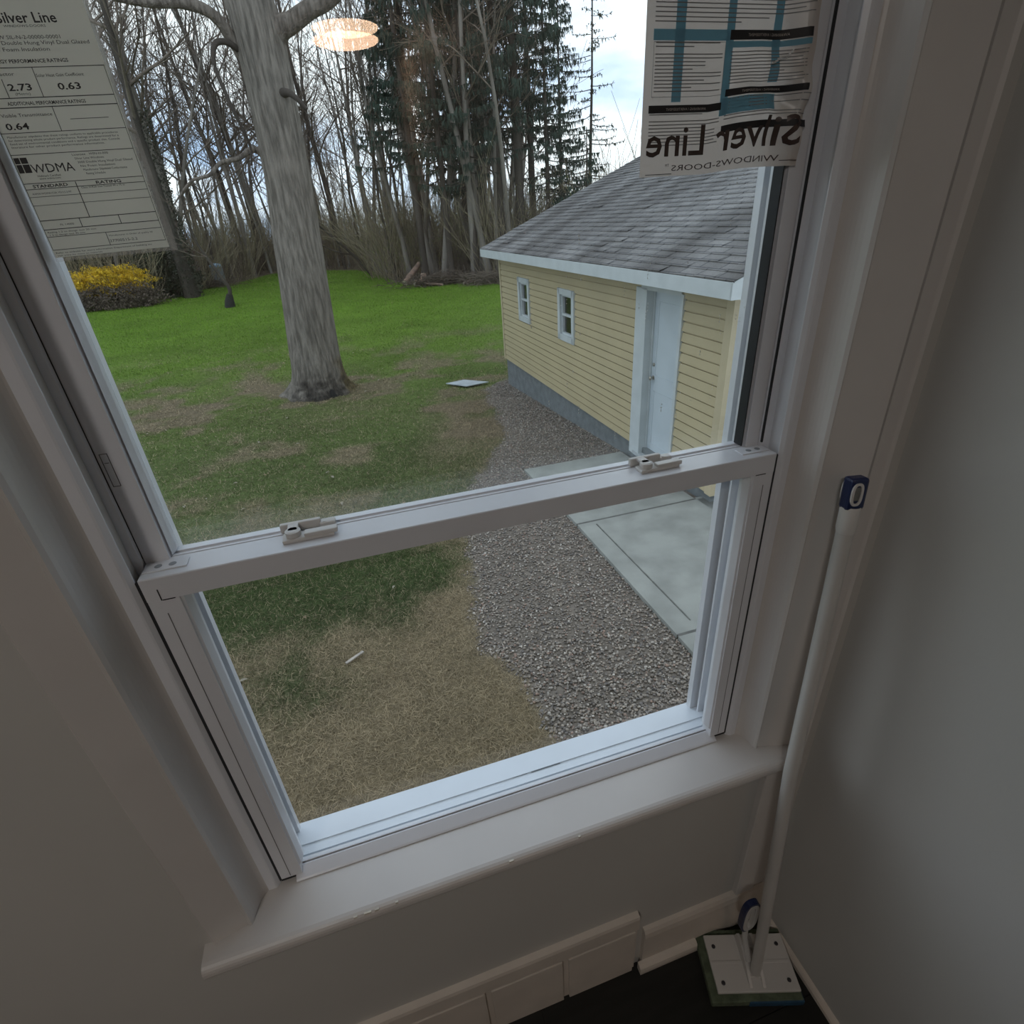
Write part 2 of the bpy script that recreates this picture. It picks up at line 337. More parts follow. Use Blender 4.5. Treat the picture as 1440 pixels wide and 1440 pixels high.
# locks, latches and the tiny printed notice
ZR = lz1
def lock(x, name='sash_lock'):
    bm = bmesh.new()
    box(bm, x - .030, x + .026, .5655, .5835, ZR, ZR + .0045, bev=.0012)
    box(bm, x - .006, x + .030, .5665, .5775, ZR + .003, ZR + .0085, bev=.0012)
    lathe(bm, [(.0085, 0), (.0085, .0075), (.006, .0085)], 18, Matrix.Translation((x - .018, .576, ZR + .003)))
    k = L_(name, bm, M['white'])
    bm = bmesh.new(); box(bm, x - .033, x + .012, .5905, .5975, ZR + .0005, ZR + .0115, bev=.0015); box(bm, x + .010, x + .028, .5880, .5995, ZR + .0005, ZR + .0070, bev=.0015)
    lathe(bm, [(.0022, 0), (.0022, .0006)], 10, Matrix.Translation((x + .016, .5915, ZR + .007)))
    obj('lock_keeper', bm, M['white'], k)
    bm = bmesh.new(); box(bm, x - .024, x - .012, .574, .592, ZR + .0075, ZR + .0115, bev=.0012); obj('lock_lever', bm, M['white'], k)
lock(-.080); lock(.362)
for x0, x1, sx in ((lx0 + .003, lx0 + .046, 1), (lx1 - .046, lx1 - .003, -1)):
    bm = bmesh.new(); box(bm, x0, x1, .5625, .5800, ZR, ZR + .0014, bev=.0004)
    k = L_('tilt_latch', bm, V)
    bm = bmesh.new()
    for q in (.014, .028):
        xx = (x0 + q) if sx > 0 else (x1 - q)
        lathe(bm, [(.0038, 0), (.0038, .0003)], 14, Matrix.Translation((xx, .5712, ZR + .0014)))
    obj('finger_recess', bm, MAT('recess_grey', (.25, .27, .29), .5, noise=(30, .1)), k)
bm = bmesh.new()   # vent stop pressed into the left stile of the upper sash
x, z0, z1 = -.2455, -.215, -.180
for a in ((x - .0035, x - .0030, z0, z1), (x + .0030, x + .0035, z0, z1), (x - .0035, x + .0035, z0, z0 + .0005), (x - .0035, x + .0035, z1 - .0005, z1), (x - .002, x + .002, z1 - .010, z1 - .0095)):
    box(bm, a[0], a[1], .5851, .5857, a[2], a[3])
U_('vent_stop', bm, MAT('seam_dark', (.08, .08, .09), .6, noise=(20, .1)))
bm = text_mesh([('! WARNING', .128, -.8243, .0042, 'LEFT', 0, .030)]); box(bm, .1665, .2215, -.0002, 0, -.8245, -.8212)
bmesh.ops.transform(bm, matrix=Matrix.Translation((0, .5985, -.8735)) @ Matrix.Rotation(-PI / 2, 4, 'X') @ Matrix.Translation((0, 0, .8245)), verts=bm.verts)
wn = obj('warning_print', bm, MAT('grey_ink', (.12, .15, .18), .6, noise=(30, .1)), W); wn.matrix_parent_inverse = WI
wn['label'] = 'small grey warning notice printed on the outer sill'
# exterior wall face, seen through nothing but kept so the house has a skin
tag(obj('wall_outside', (lambda b: (box(b, -3.2, -.29, .645, .68, -3.2, 1.2), box(b, .56, 3.0, .645, .68, -3.2, 1.2), box(b, -.29, .56, .60, .64, -3.2, -.915), box(b, -.29, .56, .645, .68, .51, 1.2), b)[-1])(bmesh.new()), M['cream']), kind='structure')
# ---- energy label stuck to the upper pane (left) -------------------------------------------
YL = .6008
t = tag(empty('energy_label', (-.2213, YL, -.0100), 0), 'white printed energy rating label with clear edge on the upper pane, at the left', 'label')
t.rotation_euler = (0, -.0235, 0)
def lab(name, bm, m, **k): return obj(name, bm, m, t)
OXL, OZL = -.2245, -.0105
lab('paper_sheet', B(0, .0885, -.0002, .0002, 0, .215), M['paper'])
fm = bpy.data.materials.new('clear_film'); fm.use_nodes = True; tt = fm.node_tree
bsd = tt.nodes['Principled BSDF']; bsd.inputs['Base Color'].default_value = (.75, .74, .72, 1); bsd.inputs['Roughness'].default_value = .25; bsd.inputs['Alpha'].default_value = .16
lab('clear_border', B(-.001, .0945, .0003, .0005, -.003, .219), fm)
def R_(x, z): # measured position on the pane -> label space
    return x - OXL, z - OZL - .0235 * (x - OXL)
its = []
def TX(s, x, z, h, wid=None, bold=.0): X_, Z_ = R_(x, z); its.append((s, X_, Z_, h, 'LEFT', bold, wid))
TX('Silver Line', -.1960, .1424, .0085, .0385, .00012); TX('WINDOWS-DOORS', -.1929, .1400, .0020, .027)
TX('NTW SIL-N-2-00000-00001', -.2050, .1330, .0032, .0455); TX('3000 Double Hung Vinyl Dual Glazed', -.2090, .1297, .0032, .0675); TX('No Foam Insulation', -.2075, .1260, .0032, .038)
TX('ENERGY PERFORMANCE RATINGS', -.2125, .1191, .0031, .0525, .00005)
TX('U-Factor', -.2150, .1118, .0030, .016); TX('Solar Heat Gain Coefficient', -.1850, .1112, .0028, .032)
TX('2.73', -.2065, .1030, .0058, .0155, .0001); TX('0.63', -.1735, .1035, .0058, .0155, .0001); TX('(Metric)', -.2035, .1003, .0022, .010)
TX('ADDITIONAL PERFORMANCE RATINGS', -.2112, .0940, .0031, .0530, .00005); TX('Visible Transmittance', -.2190, .0867, .0030, .0345); TX('0.64', -.2190, .0788, .0058, .0155, .0001)
for i, s in enumerate(('Manufacturer stipulates that these ratings conform to applicable procedures', 'for determining whole product performance. Ratings are determined for a', 'fixed set of environmental conditions and a specific product size. Consult', 'literature for other product performance information.')):
    TX(s, -.2212, .0735 - i * .0022, .0019, .077 - (.012 if i == 3 else 0))
TX('WDMA', -.2140, .0503, .0085, .0300); TX('Hallmark Certified', -.2120, .0475, .0020, .016); TX('www.wdma.com', -.2115, .0458, .0018, .015)
for i, (s, wd) in enumerate((('Licensee   WIN-H-000', .026), ('Silver Line Windows', .021), ('3000 Double Hung Vinyl Dual Glazed', .040), ('No Foam Insulation', .025), ('Manufacturer Stipulated Conformance', .032), ('Rating Schedule', .014))):
    TX(s, -.1825 + .001 * i, .0610 - i * .0026, .0021, wd)
TX('STANDARD', -.2185, .0402, .0030, .0248, .00006); TX('RATING', -.1733, .0412, .0030, .0185, .00006)
TX('AAMA/WDMA/CSA 101/I.S.2-97', -.2210, .0355, .0018, .028); TX('Class H-R20 Size Tested 44 x 75 in', -.1850, .0385, .0018, .032)
TX('FL 14000', -.2110, .0130, .0019, .010); TX('Rating 1.2 to design test 20 mm', -.2225, .0078, .0017, .036); TX('1 2 to design test 40 mm', -.2220, .0058, .0017, .026)
TX('27700515-2.2', -.1799, -.0016, .0028, .0215); TX('Manufacturer in Order of quality 00', -.1790, .0028, .0016, .034)
TX('Refer to website for more information Department of building etc', -.2230, -.0076, .0017, .074); TX('visit www for more on materials', -.2225, -.0096, .0015, .034)
bm = text_mesh(its)
def LN(x0, z0, x1, z1, wd=.00035):
    a = R_(x0, z0); b = R_(x1, z1)
    if abs(b[0] - a[0]) > abs(b[1] - a[1]): box(bm, a[0], b[0], -.0001, .0001, (a[1] + b[1]) / 2 - wd / 2, (a[1] + b[1]) / 2 + wd / 2)
    else: box(bm, (a[0] + b[0]) / 2 - wd / 2, (a[0] + b[0]) / 2 + wd / 2, -.0001, .0001, min(a[1], b[1]), max(a[1], b[1]))
xl, xr = -.2240, -.1370
for zl, zr, wd in ((.1160, .1185, .0004), (.0980, .1003, .0005), (.0920, .0945, .0005), (.0764, .0787, .0004), (.0622, .0650, .0004), (.0428, .0456, .0004), (.0386, .0419, .0004), (.0336, .0361, .0003), (.0273, .0305, .0003), (.0167, .0194, .0005), (.0102, .0127, .0005), (.0047, .0073, .0004), (-.0049, -.0026, .0004)): LN(xl, zl, xr, zr, wd)
for x, z0, z1, wd in ((-.1855, .099, .1170, .0004), (-.2082, .0988, .1100, .0004), (-.1826, .0775, .0932, .0004), (-.1875, .0180, .0435, .0005), (-.1955, .0112, .0175, .0005), (-.1660, .0120, .0182, .0005), (-.1804, -.0038, .0058, .0004), (xl, -.0049, .1160, .0003), (xr, -.003, .1185, .0003)): LN(x, z0, x, z1, wd)
LN(-.1735, .0851, -.1466, .0856)
a = R_(-.2232, .0505)
for dx, dz, ww, hh in ((0, .0062, .0036, .0040), (.0042, .0062, .0046, .0040), (0, 0, .0036, .0056), (.0042, 0, .0046, .0056)): box(bm, a[0] + dx, a[0] + dx + ww, -.0001, .0001, a[1] + dz, a[1] + dz + hh)
a = R_(-.2240, .1545); box(bm, a[0], a[0] + .082, -.0001, .0001, a[1], a[1] + .0016); box(bm, a[0] + .0805, a[0] + .082, -.0001, .0001, a[1], a[1] + .03)
bmesh.ops.translate(bm, vec=(0, -.0004, 0), verts=bm.verts)
lab('printed_text', bm, M['ink'])
# ---- film label seen from behind, peeling on the right ---------------------------------------
t2 = tag(empty('instruction_label', (.3270, .5975, .0240)), 'crinkled installation label with mirrored print and blue bars, upper right of window', 'label')
OX2, OZ2, YL2 = .3270, .0240, .5975
def crinkle(x, z):
    """distance the sheet stands off the pane (towards the room) and its vertical pull, label space"""
    u = np.clip(x / .19, 0, 1.1); v = z
    env = np.exp(-((v - .058) / .045) ** 2) * np.clip((x - .085) / .06, 0, 1)
    d = env * (.0035 + .0030 * np.sin(x * 95 + v * 140) + .0016 * np.sin(x * 210 - v * 60)) + .0015 * np.clip((x - .15) / .03, 0, 1) + .0130 * np.clip((x - .150) / .024, 0, 1) ** 1.5
    lift = np.exp(-((v - .035) / .05) ** 2) * (.0045 * np.sin(np.clip((x - .075) / .11, 0, 1) * PI) + .004 * np.clip((x - .09) / .1, 0, 1))
    return d, lift
def bend(bm, dy):
    for v in bm.verts:
        x, z = v.co.x, v.co.z; d, l = crinkle(x, z); v.co.y += -d + dy; v.co.z += l
        # torn lower edge on the right
def grid(bm, x0, x1, z0, z1, step=.002, y=0):
    nx = max(1, int(math.ceil((x1 - x0) / step))); nz = max(1, int(math.ceil((z1 - z0) / step)))
    g = [[bm.verts.new((x0 + (x1 - x0) * i / nx, y, z0 + (z1 - z0) * j / nz)) for i in range(nx + 1)] for j in range(nz + 1)]
    for j in range(nz):
        for i in range(nx): bm.faces.new((g[j][i], g[j][i + 1], g[j + 1][i + 1], g[j + 1][i]))
M['sheet'] = MAT('translucent_label', (.64, .58, .535), .3, noise=(16, .05), trans=.42, spec=.6)
M['sheet2'] = MAT('translucent_label_light', (.60, .56, .52), .3, noise=(16, .05), trans=.30, spec=.6)
M['cyan'] = MAT('blue_print', (.18, .40, .52), .35, noise=(16, .05), trans=.4)
M['dim'] = MAT('grey_print', (.24, .23, .23), .4, noise=(30, .1), trans=.15)
M['brown'] = MAT('brown_print', (.055, .035, .03), .4, noise=(30, .1))
bm = bmesh.new(); grid(bm, 0, .183, 0, .175, .003); bend(bm, 0)
sh = obj('film_sheet', bm, M['sheet'], t2, smooth=True)
def Q(x, z): return x - OX2, z - OZ2
bm = bmesh.new()
for (x0, x1, x2, x3) in ((.3584, .3690, .358, .368), (.4153, .4241, .4177, .4273), (.4693, .4785, .4709, .482)):
    zlo = .0875 if x0 < .4 else (.073 if x0 < .45 else .099)
    grid(bm, x0 - OX2, x1 - OX2, zlo - OZ2, .195 - OZ2, .004)
grid(bm, .3351 - OX2, .4190 - OX2, .1355 - OZ2, .144 - OZ2, .004, -.00012); grid(bm, .4190 - OX2, .5050 - OX2, .1300 - OZ2, .1350 - OZ2, .004, -.00012)
grid(bm, .4178 - OX2, .480 - OX2, .0735 - OZ2, .0880 - OZ2, .003, -.00012)
bend(bm, -.0005); obj('blue_bars', bm, M['cyan'], t2, smooth=True)
bm = bmesh.new()
for x0, x1, z0, z1 in ((.4198, .5050, .1360, .1438), (.4203, .5048, .0892, .0955), (.3334, .4170, .0785, .0850), (.4193, .5130, .0575, .0640)): grid(bm, x0 - OX2, x1 - OX2, z0 - OZ2, z1 - OZ2, .002)
bend(bm, -.0007); obj('black_bars', bm, M['ink'], t2, smooth=True)
bm = bmesh.new()   # lines of fine print
rr = random.Random(5)
def fine(x0, x1, z0, z1, step=.0029):
    z = z1
    while z > z0:
        if rr.random() > .1: grid(bm, x0 - OX2, x1 - OX2 - rr.choice((0, 0, .004, .02, .035)) * (x1 - x0) / .08, z - OZ2, z - OZ2 + .00085, .004)
        z -= step
fine(.3380, .4130, .094, .1335); fine(.4225, .5035, .098, .1290); fine(.336, .5045, .147, .19, .0034); fine(.3345, .4160, .048, .0770); fine(.4215, .510, .0665, .0865)
for a in ((.3358, .4156, .1343, .1347), (.3358, .4156, .0915, .0919), (.3358, .3362, .0915, .1347), (.4152, .4156, .0915, .1347)): grid(bm, a[0] - OX2, a[1] - OX2, a[2] - OZ2, a[3] - OZ2, .004)
bend(bm, -.0006); obj('fine_print', bm, M['dim'], t2, smooth=True)
bm = text_mesh([('AWARNING / AVERTISSEMENT', 0, 0, .0033, 'LEFT', 0, .046)])
for v in bm.verts: v.co.x = .463 + .023 - OX2 - v.co.x; v.co.z += .1387 - OZ2
b2 = text_mesh([('AWARNING / AVERTISSEMENT', 0, 0, .0030, 'LEFT', 0, .046)])
for v in b2.verts: v.co.x = .399 - OX2 - v.co.x; v.co.z += .0805 - OZ2
bend(b2, -.0010); obj('white_lettering', b2, M['sheet2'], t2)
b2 = text_mesh([('AWARNING / AVERTISSEMENT', 0, 0, .0030, 'LEFT', 0, .046)])
for v in b2.verts: v.co.x = .484 - OX2 - v.co.x; v.co.z += .0912 - OZ2
bend(b2, -.0010); obj('white_lettering', b2, M['sheet2'], t2)
bend(bm, -.0010); obj('white_lettering', bm, M['sheet2'], t2)
bm = text_mesh([('Silver Line', 0, 0, .0335, 'LEFT', .0004, .175), ])
for v in bm.verts: v.co.x = .5085 - OX2 - v.co.x; v.co.z = v.co.z * 1.12 + .0420 - OZ2
b2 = text_mesh([('WINDOWS-DOORS', 0, 0, .0075, 'LEFT', 0, .128), ('TM', .131, .004, .0035)])
for v in b2.verts: v.co.x = .4915 - OX2 - v.co.x; v.co.z = v.co.z + .0285 - OZ2
me = bpy.data.meshes.new('t'); b2.to_mesh(me); b2.free(); bm.from_mesh(me)
box(bm, .333 - OX2, .364 - OX2, -.0001, .0001, .0256 - OZ2, .0262 - OZ2); box(bm, .492 - OX2, .509 - OX2, -.0001, .0001, .0285 - OZ2, .0291 - OZ2)
bmesh.ops.subdivide_edges(bm, edges=[e for e in bm.edges if e.calc_length() > .006], cuts=3)
bend(bm, -.0011); obj('mirrored_lettering', bm, M['brown'], t2)
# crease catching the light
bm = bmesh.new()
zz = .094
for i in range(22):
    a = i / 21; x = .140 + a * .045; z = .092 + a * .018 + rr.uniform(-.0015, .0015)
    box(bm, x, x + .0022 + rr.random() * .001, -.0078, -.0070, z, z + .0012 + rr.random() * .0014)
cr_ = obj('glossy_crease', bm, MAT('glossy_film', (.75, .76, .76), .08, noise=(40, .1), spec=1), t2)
# ---- dried white drips on the upper glass
rd = random.Random(11); acc = Acc()
for i in range(46):
    px = rd.uniform(.20, .50); pz = rd.uniform(-.27, .03)
    if rd.random() < .5: px = rd.choice((.245, .262, .315, .345, .40, .452)) + rd.uniform(-.003, .003)
    n = rd.choice((1, 2, 3)); r = rd.uniform(.0003, .0007)
    for k in range(n): acc.tube([(px, .6014, pz - k * .004), (px + rd.uniform(-.0004, .0004), .6014, pz - k * .004 - rd.uniform(.0008, .0025))], [r, r * .7], 5)
dd = acc.build('dried_drips', MAT('dried_paint', (.75, .78, .76), .5, noise=(50, .1)), up)
dd['kind'] = 'stuff'
# ---------------------------------------------------------------- pole sponge in the corner
mp_ = empty('sponge_mop', (.5785, .412, ZF + .002), -.30); tag(mp_, 'white plate scrubbing tool on a long pole, standing in the corner by the wall', 'pole scrubber')
def m_(name, bm, m, smooth=False, parent=None):
    o = obj(name, bm, m, parent or mp_, smooth); return o
R_inv = Matrix.Rotation(.30, 4, 'Z') @ Matrix.Translation((-.5785, -.412, -(ZF + .002)))
def Lp(p): return R_inv @ Vector(p)
hx, hy = .098, .066
m_('sponge_pad', B(-hx, hx - .004, -hy, hy, .0, .020, bev=.003), MAT('green_pad', (.105, .135, .085), .9, noise=(60, .4), bump=(180, .6, .003)))
m_('blue_edge', B(-.02, hx - .003, -hy - .002, -hy + .022, .001, .0192, bev=.003), MAT('blue_foam', (.012, .06, .12), .8, noise=(60, .3)))
bm = bmesh.new(); box(bm, -.082, .092, -.0525, .0525, .0205, .0285, bev=.0015); box(bm, -.080, .090, -.003, .003, .0285, .0296, bev=.0005)
pl = m_('mounting_plate', bm, M['white'])
scm = MAT('screw_metal', (.10, .10, .11), .4, metallic=.8, noise=(40, .2))
for x, y in ((-.066, .030), (-.066, -.036), (.074, .032), (.074, -.034)):
    bm = bmesh.new(); lathe(bm, [(.0042, .0286), (.0042, .0298), (.0028, .0303)], 12, Matrix.Translation((x, y, 0))); obj('screw', bm, scm, pl)
bm = bmesh.new()   # swivel bracket: two cheeks and a saddle that taper to the front
for s in (-1, 1): prism(bm, [(-.046, .0285), (.050, .0285), (.044, .052), (.018, .060), (-.02, .044)], 'x', s * .014 - .003 + .004, s * .014 + .003 + .004)
box(bm, -.008, .016, -.030, .046, .0285, .036, bev=.002)
m_('swivel_bracket', bm, M['white'])
base = Lp((.572, .386, -1.445)); mid = Lp((.567, .432, -.845)); top = Lp((.585, .4675, -.392))
V_, F_ = tube_np(np.array([base, base * .98 + mid * .02, base * .5 + mid * .5, mid, mid * .4 + top * .6, top]) * 1.0, [.0100, .0105, .0110, .0110, .0108, .0108], 20)
meshobj('pole', V_, F_, M['pole'], mp_, True)
d_ = (top - mid).normalized()
e2 = top + d_ * .030; V_, F_ = tube_np([top - d_ * .006, top, e2, e2 + d_ * .002], [.0112, .0124, .0122, .0115], 20); gr = meshobj('grip', V_, F_, M['white'], mp_, True)
# end cap: blue clip with a white hanging eye
Mx = aim(e2, d_) @ Matrix.Rotation(.3, 4, 'Z')
bm = bmesh.new(); box(bm, -.0125, .0125, -.009, .009, -.002, .042, bev=.004, mat=Mx); cp = m_('end_cap', bm, M['blue'])
bm = bmesh.new()
import itertools
def ring(bm, rx, rz, w_, dep, mat, n=28):
    vs = []
    for i in range(n):
        a = 2 * PI * i / n
        ca, sa = math.copysign(abs(math.cos(a)) ** .7, math.cos(a)), math.copysign(abs(math.sin(a)) ** .7, math.sin(a))
        vs.append([bm.verts.new(mat @ Vector((ca * (rx + dx), dy, sa * (rz + dx)))) for dx, dy in ((-w_, -dep), (w_, -dep), (w_, dep), (-w_, dep))])
    for i in range(n):
        for k in range(4): bm.faces.new((vs[i][k], vs[(i + 1) % n][k], vs[(i + 1) % n][(k + 1) % 4], vs[i][(k + 1) % 4]))
box(bm, -.0015, .0075, -.0093, .0093, .012, .031, bev=.001, mat=Mx); obj('grey_inset', bm, MAT('grey_plastic_inset', (.16, .17, .16), .5, noise=(20, .1)), cp); bm = bmesh.new()
ring(bm, .0062, .0140, .0016, .0105, Mx @ Matrix.Translation((.003, 0, .021))); obj('hanging_eye', bm, M['white'], cp)
# clamp ring low on the pole
q = Lp((.5700, .4340, -1.310)); Mz = Matrix.Translation(q) @ Matrix.Rotation(.25, 4, 'Z')
bm = bmesh.new(); ring(bm, .0165, .050, .0030, .006, Mz); ck = m_('clamp_ring', bm, M['blue'])
bm = bmesh.new(); ring(bm, .0115, .043, .0045, .005, Mz @ Matrix.Translation((.001, -.002, -.001))); obj('ring_insert', bm, M['white'], ck)
V_, F_ = tube_np([q + Vector((0, 0, -.05)), q + Vector((0, -.006, -.08)), Lp((.573, .41, -1.447))], [.006, .006, .007], 10); meshobj('clamp_stem', V_, F_, M['white'], mp_, True)
# =============================================================== OUTDOORS
rs = np.random.RandomState(21)
def gravel_mask(x, y):
    bx = np.interp(y, [0, 2.2, 2.5, 2.85, 3.2, 3.7, 4.3, 5.1, 6.5, 7.4, 8.6, 9.6, 12.2, 12.9], [.80, .80, .85, .74, .63, .62, .68, .85, 1.20, 1.76, 2.34, 2.50, 2.90, 3.6])
    n = (fbm(x, y, 3.0) - .5) * .35
    return sstep(-.10, .10, x - bx - n) * sstep(13.2, 12.7, y) * sstep(3.9, 3.7, x)
def dry_mask(x, y):
    n = (fbm(x, y, 1.3) - .5)
    lim = np.interp(x, [-6, -2, -1.3, -.85, -.4, .1, .6, 1], [3.1, 3.2, 3.5, 3.35, 3.75, 4.1, 4.75, 4.9])
    near = sstep(-.75, .50, lim + n * 2.2 - y)
    e = lambda cx, cy, rx, ry: np.exp(-(((x - cx) / rx) ** 2 + ((y - cy) / ry) ** 2) ** 1.5)
    up_ = .9 * e(1.75, 8.5, .8, 1.5) + .45 * e(2.0, 10.4, 1.1, 1.0) + .35 * e(-.5, 12.2, 1.6, 1.3) + .55 * e(-5.1, 13.8, .8, 1.2) + .25 * e(-2.5, 16, 3, 3)
    return np.clip(near * .92 + up_ * (.6 + 1.0 * n) + .16 * sstep(5, 7, y) * sstep(19, 12, y) + .75 * sstep(.47, .68, fbm(x + 7, y, .9)) * sstep(5, 8, y) * sstep(24, 15, y), 0, 1)
def lawn_col(x, y):
    far = np.clip((y - 4) / 26, 0, 1)[:, None]; mid = sstep(8, 22, y)[:, None]
    g0 = np.array([.070, .092, .040]); g1 = np.array([.108, .138, .036]); g2 = np.array([.105, .185, .020])
    g = g0 * (1 - mid) + g1 * mid; g = g * (1 - far ** .7) + g2 * far ** .7
    n = fbm(x, y, .7)[:, None]; g = g * (.75 + .55 * n)
    tan = np.array([.22, .175, .11]) * (.8 + .4 * fbm(x + 3, y, 2.2)[:, None]); brown = np.array([.155, .125, .085])
    d = dry_mask(x, y)[:, None]; tn = tan * sstep(7, 4, y)[:, None] + (tan * .45 + brown * .45) * (1 - sstep(7, 4, y)[:, None])
    return g * (1 - d) + tn * d
def edge_far(x):   # where the lawn stops and the leaf litter of the woods starts
    n = (vnoise(x, x * 0, .5) - .5) * 2.0
    return np.interp(x, [-40, -17, -12.5, -11, -7, -5.5, -1, 3.5, 4.0, 4.6, 8, 12, 40], [44, 44, 42, 47, 55, 60, 60, 52, 44, 39, 36, 33.5, 33]) + n
def litter(x, y): return sstep(-.8, .8, y - edge_far(x))
# ground sheet
ys = np.r_[np.arange(.7, 16, .12), np.arange(16, 62, .5), np.arange(62, 200, 6)]
xs = np.r_[np.arange(-90, -20, 4), np.arange(-20, -6, .6), np.arange(-6, 6, .12), np.arange(6, 20, .6), np.arange(20, 121, 5)]
GX, GY = np.meshgrid(xs, ys); gx, gy = GX.ravel(), GY.ravel()
zz = gz(gy) + (fbm(gx, gy, .8) - .5) * .05 * sstep(7, 12, gy)
col = lawn_col(gx, gy); gm = gravel_mask(gx, gy)[:, None]; col = col * (1 - gm) + np.array([.19, .165, .14]) * gm
lt = litter(gx, gy)[:, None]; lc = np.array([.135, .105, .075]) * (.6 + .8 * fbm(gx, gy, 1.1)[:, None]); col = col * (1 - lt) + lc * lt
ny, nx = GX.shape; I = (np.arange(ny - 1)[:, None] * nx + np.arange(nx - 1)[None]).ravel()
F = np.stack([I, I + 1, I + nx + 1, I + nx], -1)
M['ground'] = MAT('lawn_soil', (.1, .15, .05), .95, noise=(9, .35), bump=(14, .8, .03), attr='col', spec=.1)
tag(meshobj('ground', np.c_[gx, gy, zz], F, M['ground'], None, True, col), kind='structure')
# grass blades and straw (nobody could count them)
def blades(name, x, y, h, wd, lean, col, label):
    n = len(x); a = rs.rand(n) * 2 * PI; z = gz(y)
    base = np.c_[x, y, z - .002]; side = np.c_[np.cos(a), np.sin(a), 0 * a] * wd[:, None]
    b = rs.rand(n) * 2 * PI; tip = np.c_[np.cos(b) * lean * h, np.sin(b) * lean * h, h * np.sqrt(np.clip(1 - lean ** 2, .02, 1))]
    m_ = base + tip * .55 + np.c_[0 * h, 0 * h, h * .12]
    Vt = np.stack([base - side, base + side, m_ + side * .7, m_ - side * .7, base + tip], 1).reshape(-1, 3)
    i = np.arange(n) * 5; Fq = np.r_[np.stack([i, i + 1, i + 2], -1), np.stack([i, i + 2, i + 3], -1), np.stack([i + 3, i + 2, i + 4], -1)]
    return tag(meshobj(name, Vt, Fq, M['blade'], None, False, np.repeat(col, 5, 0)), label, 'grass', kind='stuff')
M['blade'] = MAT('grass_blade', (.1, .2, .04), .7, noise=(3, .12), attr='col', spec=.2, trans=.25)
def scatter(n, x0, x1, y0, y1): return rs.uniform(x0, x1, n), rs.uniform(y0, y1, n)
xs1, ys1 = scatter(120000, -2.9, 1.0, 2.0, 5.2); ys2 = 5.0 * (62 / 5.0) ** (rs.rand(250000) ** 1.12); xs2 = ys2 * rs.uniform(-.46, .36, 250000)
x = np.r_[xs1, xs2]; y = np.r_[ys1, ys2]
keep = (litter(x, y) < .5) & (gravel_mask(x, y) < rs.uniform(.15, .6, len(x))) & (np.abs(x) < y * .55 + 1.2) & (np.hypot(x + .75, y - 14.3) > .75); x, y = x[keep], y[keep]
d = dry_mask(x, y); isdry = rs.rand(len(x)) < d * .85 + .13 * sstep(20, 6, y) + .02
c = lawn_col(x, y) * 1.12
green = lawn_col(x, y + 0) 
c[isdry] = np.array([.38, .31, .20]) * (.45 + .95 * rs.rand(isdry.sum())[:, None])
c[~isdry] = c[~isdry] * (.6 + 1.1 * rs.rand((~isdry).sum())[:, None]) 
nearb = y < 5.2
h = np.where(isdry, rs.uniform(.03, .085, len(x)), rs.uniform(.02, .05, len(x))) * (1 + .025 * (y - 5).clip(0))
lean = np.where(isdry, rs.uniform(.9, .985, len(x)), rs.uniform(.2, .85, len(x)))
blades('lawn_grass', x, y, h, np.where(nearb, .0019, .0019 + .00035 * (y - 5)), lean, c, 'patchy green lawn with dry straw patches between house and woods')
# gravel: pebbles
n = 64000; u = rs.rand(n); y = 2.0 + (12.9 - 2.0) * u ** 1.55; x = rs.uniform(.4, 3.7, n)
k = (rs.rand(n) < gravel_mask(x, y) * 1.1 - .03) & ~((x > 2.07) & (y < 6.76)) & (x < 3.64); x, y = x[k], y[k]; n = len(x)
ico = bmesh.new(); bmesh.ops.create_icosphere(ico, subdivisions=1, radius=1); iv = np.array([v.co[:] for v in ico.verts]); fi = np.array([[v.index for v in f.verts] for f in ico.faces]); ico.free()
s = rs.uniform(.006, .0145, n) * (1 + .25 * sstep(5, 9, y)); sc3 = np.c_[s, s * rs.uniform(.6, 1, n), s * rs.uniform(.4, .8, n)]
jit = 1 + .22 * (rs.rand(n, len(iv), 1) - .5); a = rs.rand(n) * 2 * PI
P = iv[None] * sc3[:, None] * jit; Px = P[..., 0] * np.cos(a)[:, None] - P[..., 1] * np.sin(a)[:, None]; Py = P[..., 0] * np.sin(a)[:, None] + P[..., 1] * np.cos(a)[:, None]
Vv = np.stack([Px + x[:, None], Py + y[:, None], P[..., 2] + (gz(y) + .004 + rs.rand(n) * .008)[:, None]], -1).reshape(-1, 3)
Ff = (fi[None] + (np.arange(n) * len(iv))[:, None, None]).reshape(-1, 3)
tone = rs.choice(5, n, p=[.38, .25, .17, .12, .08]); pal = np.array([[.25, .22, .19], [.32, .275, .23], [.165, .15, .14], [.43, .395, .35], [.29, .21, .17]])
cc = pal[tone] * (.7 + .6 * rs.rand(n)[:, None])
M['stone'] = MAT('pebble', (.3, .3, .3), .8, noise=(60, .2), attr='col', spec=.3)
tag(meshobj('gravel_bed', Vv, Ff, M['stone'], None, False, np.repeat(cc, len(iv), 0)), 'bed of mixed grey and tan pebbles between lawn and concrete slab', 'gravel', kind='stuff')
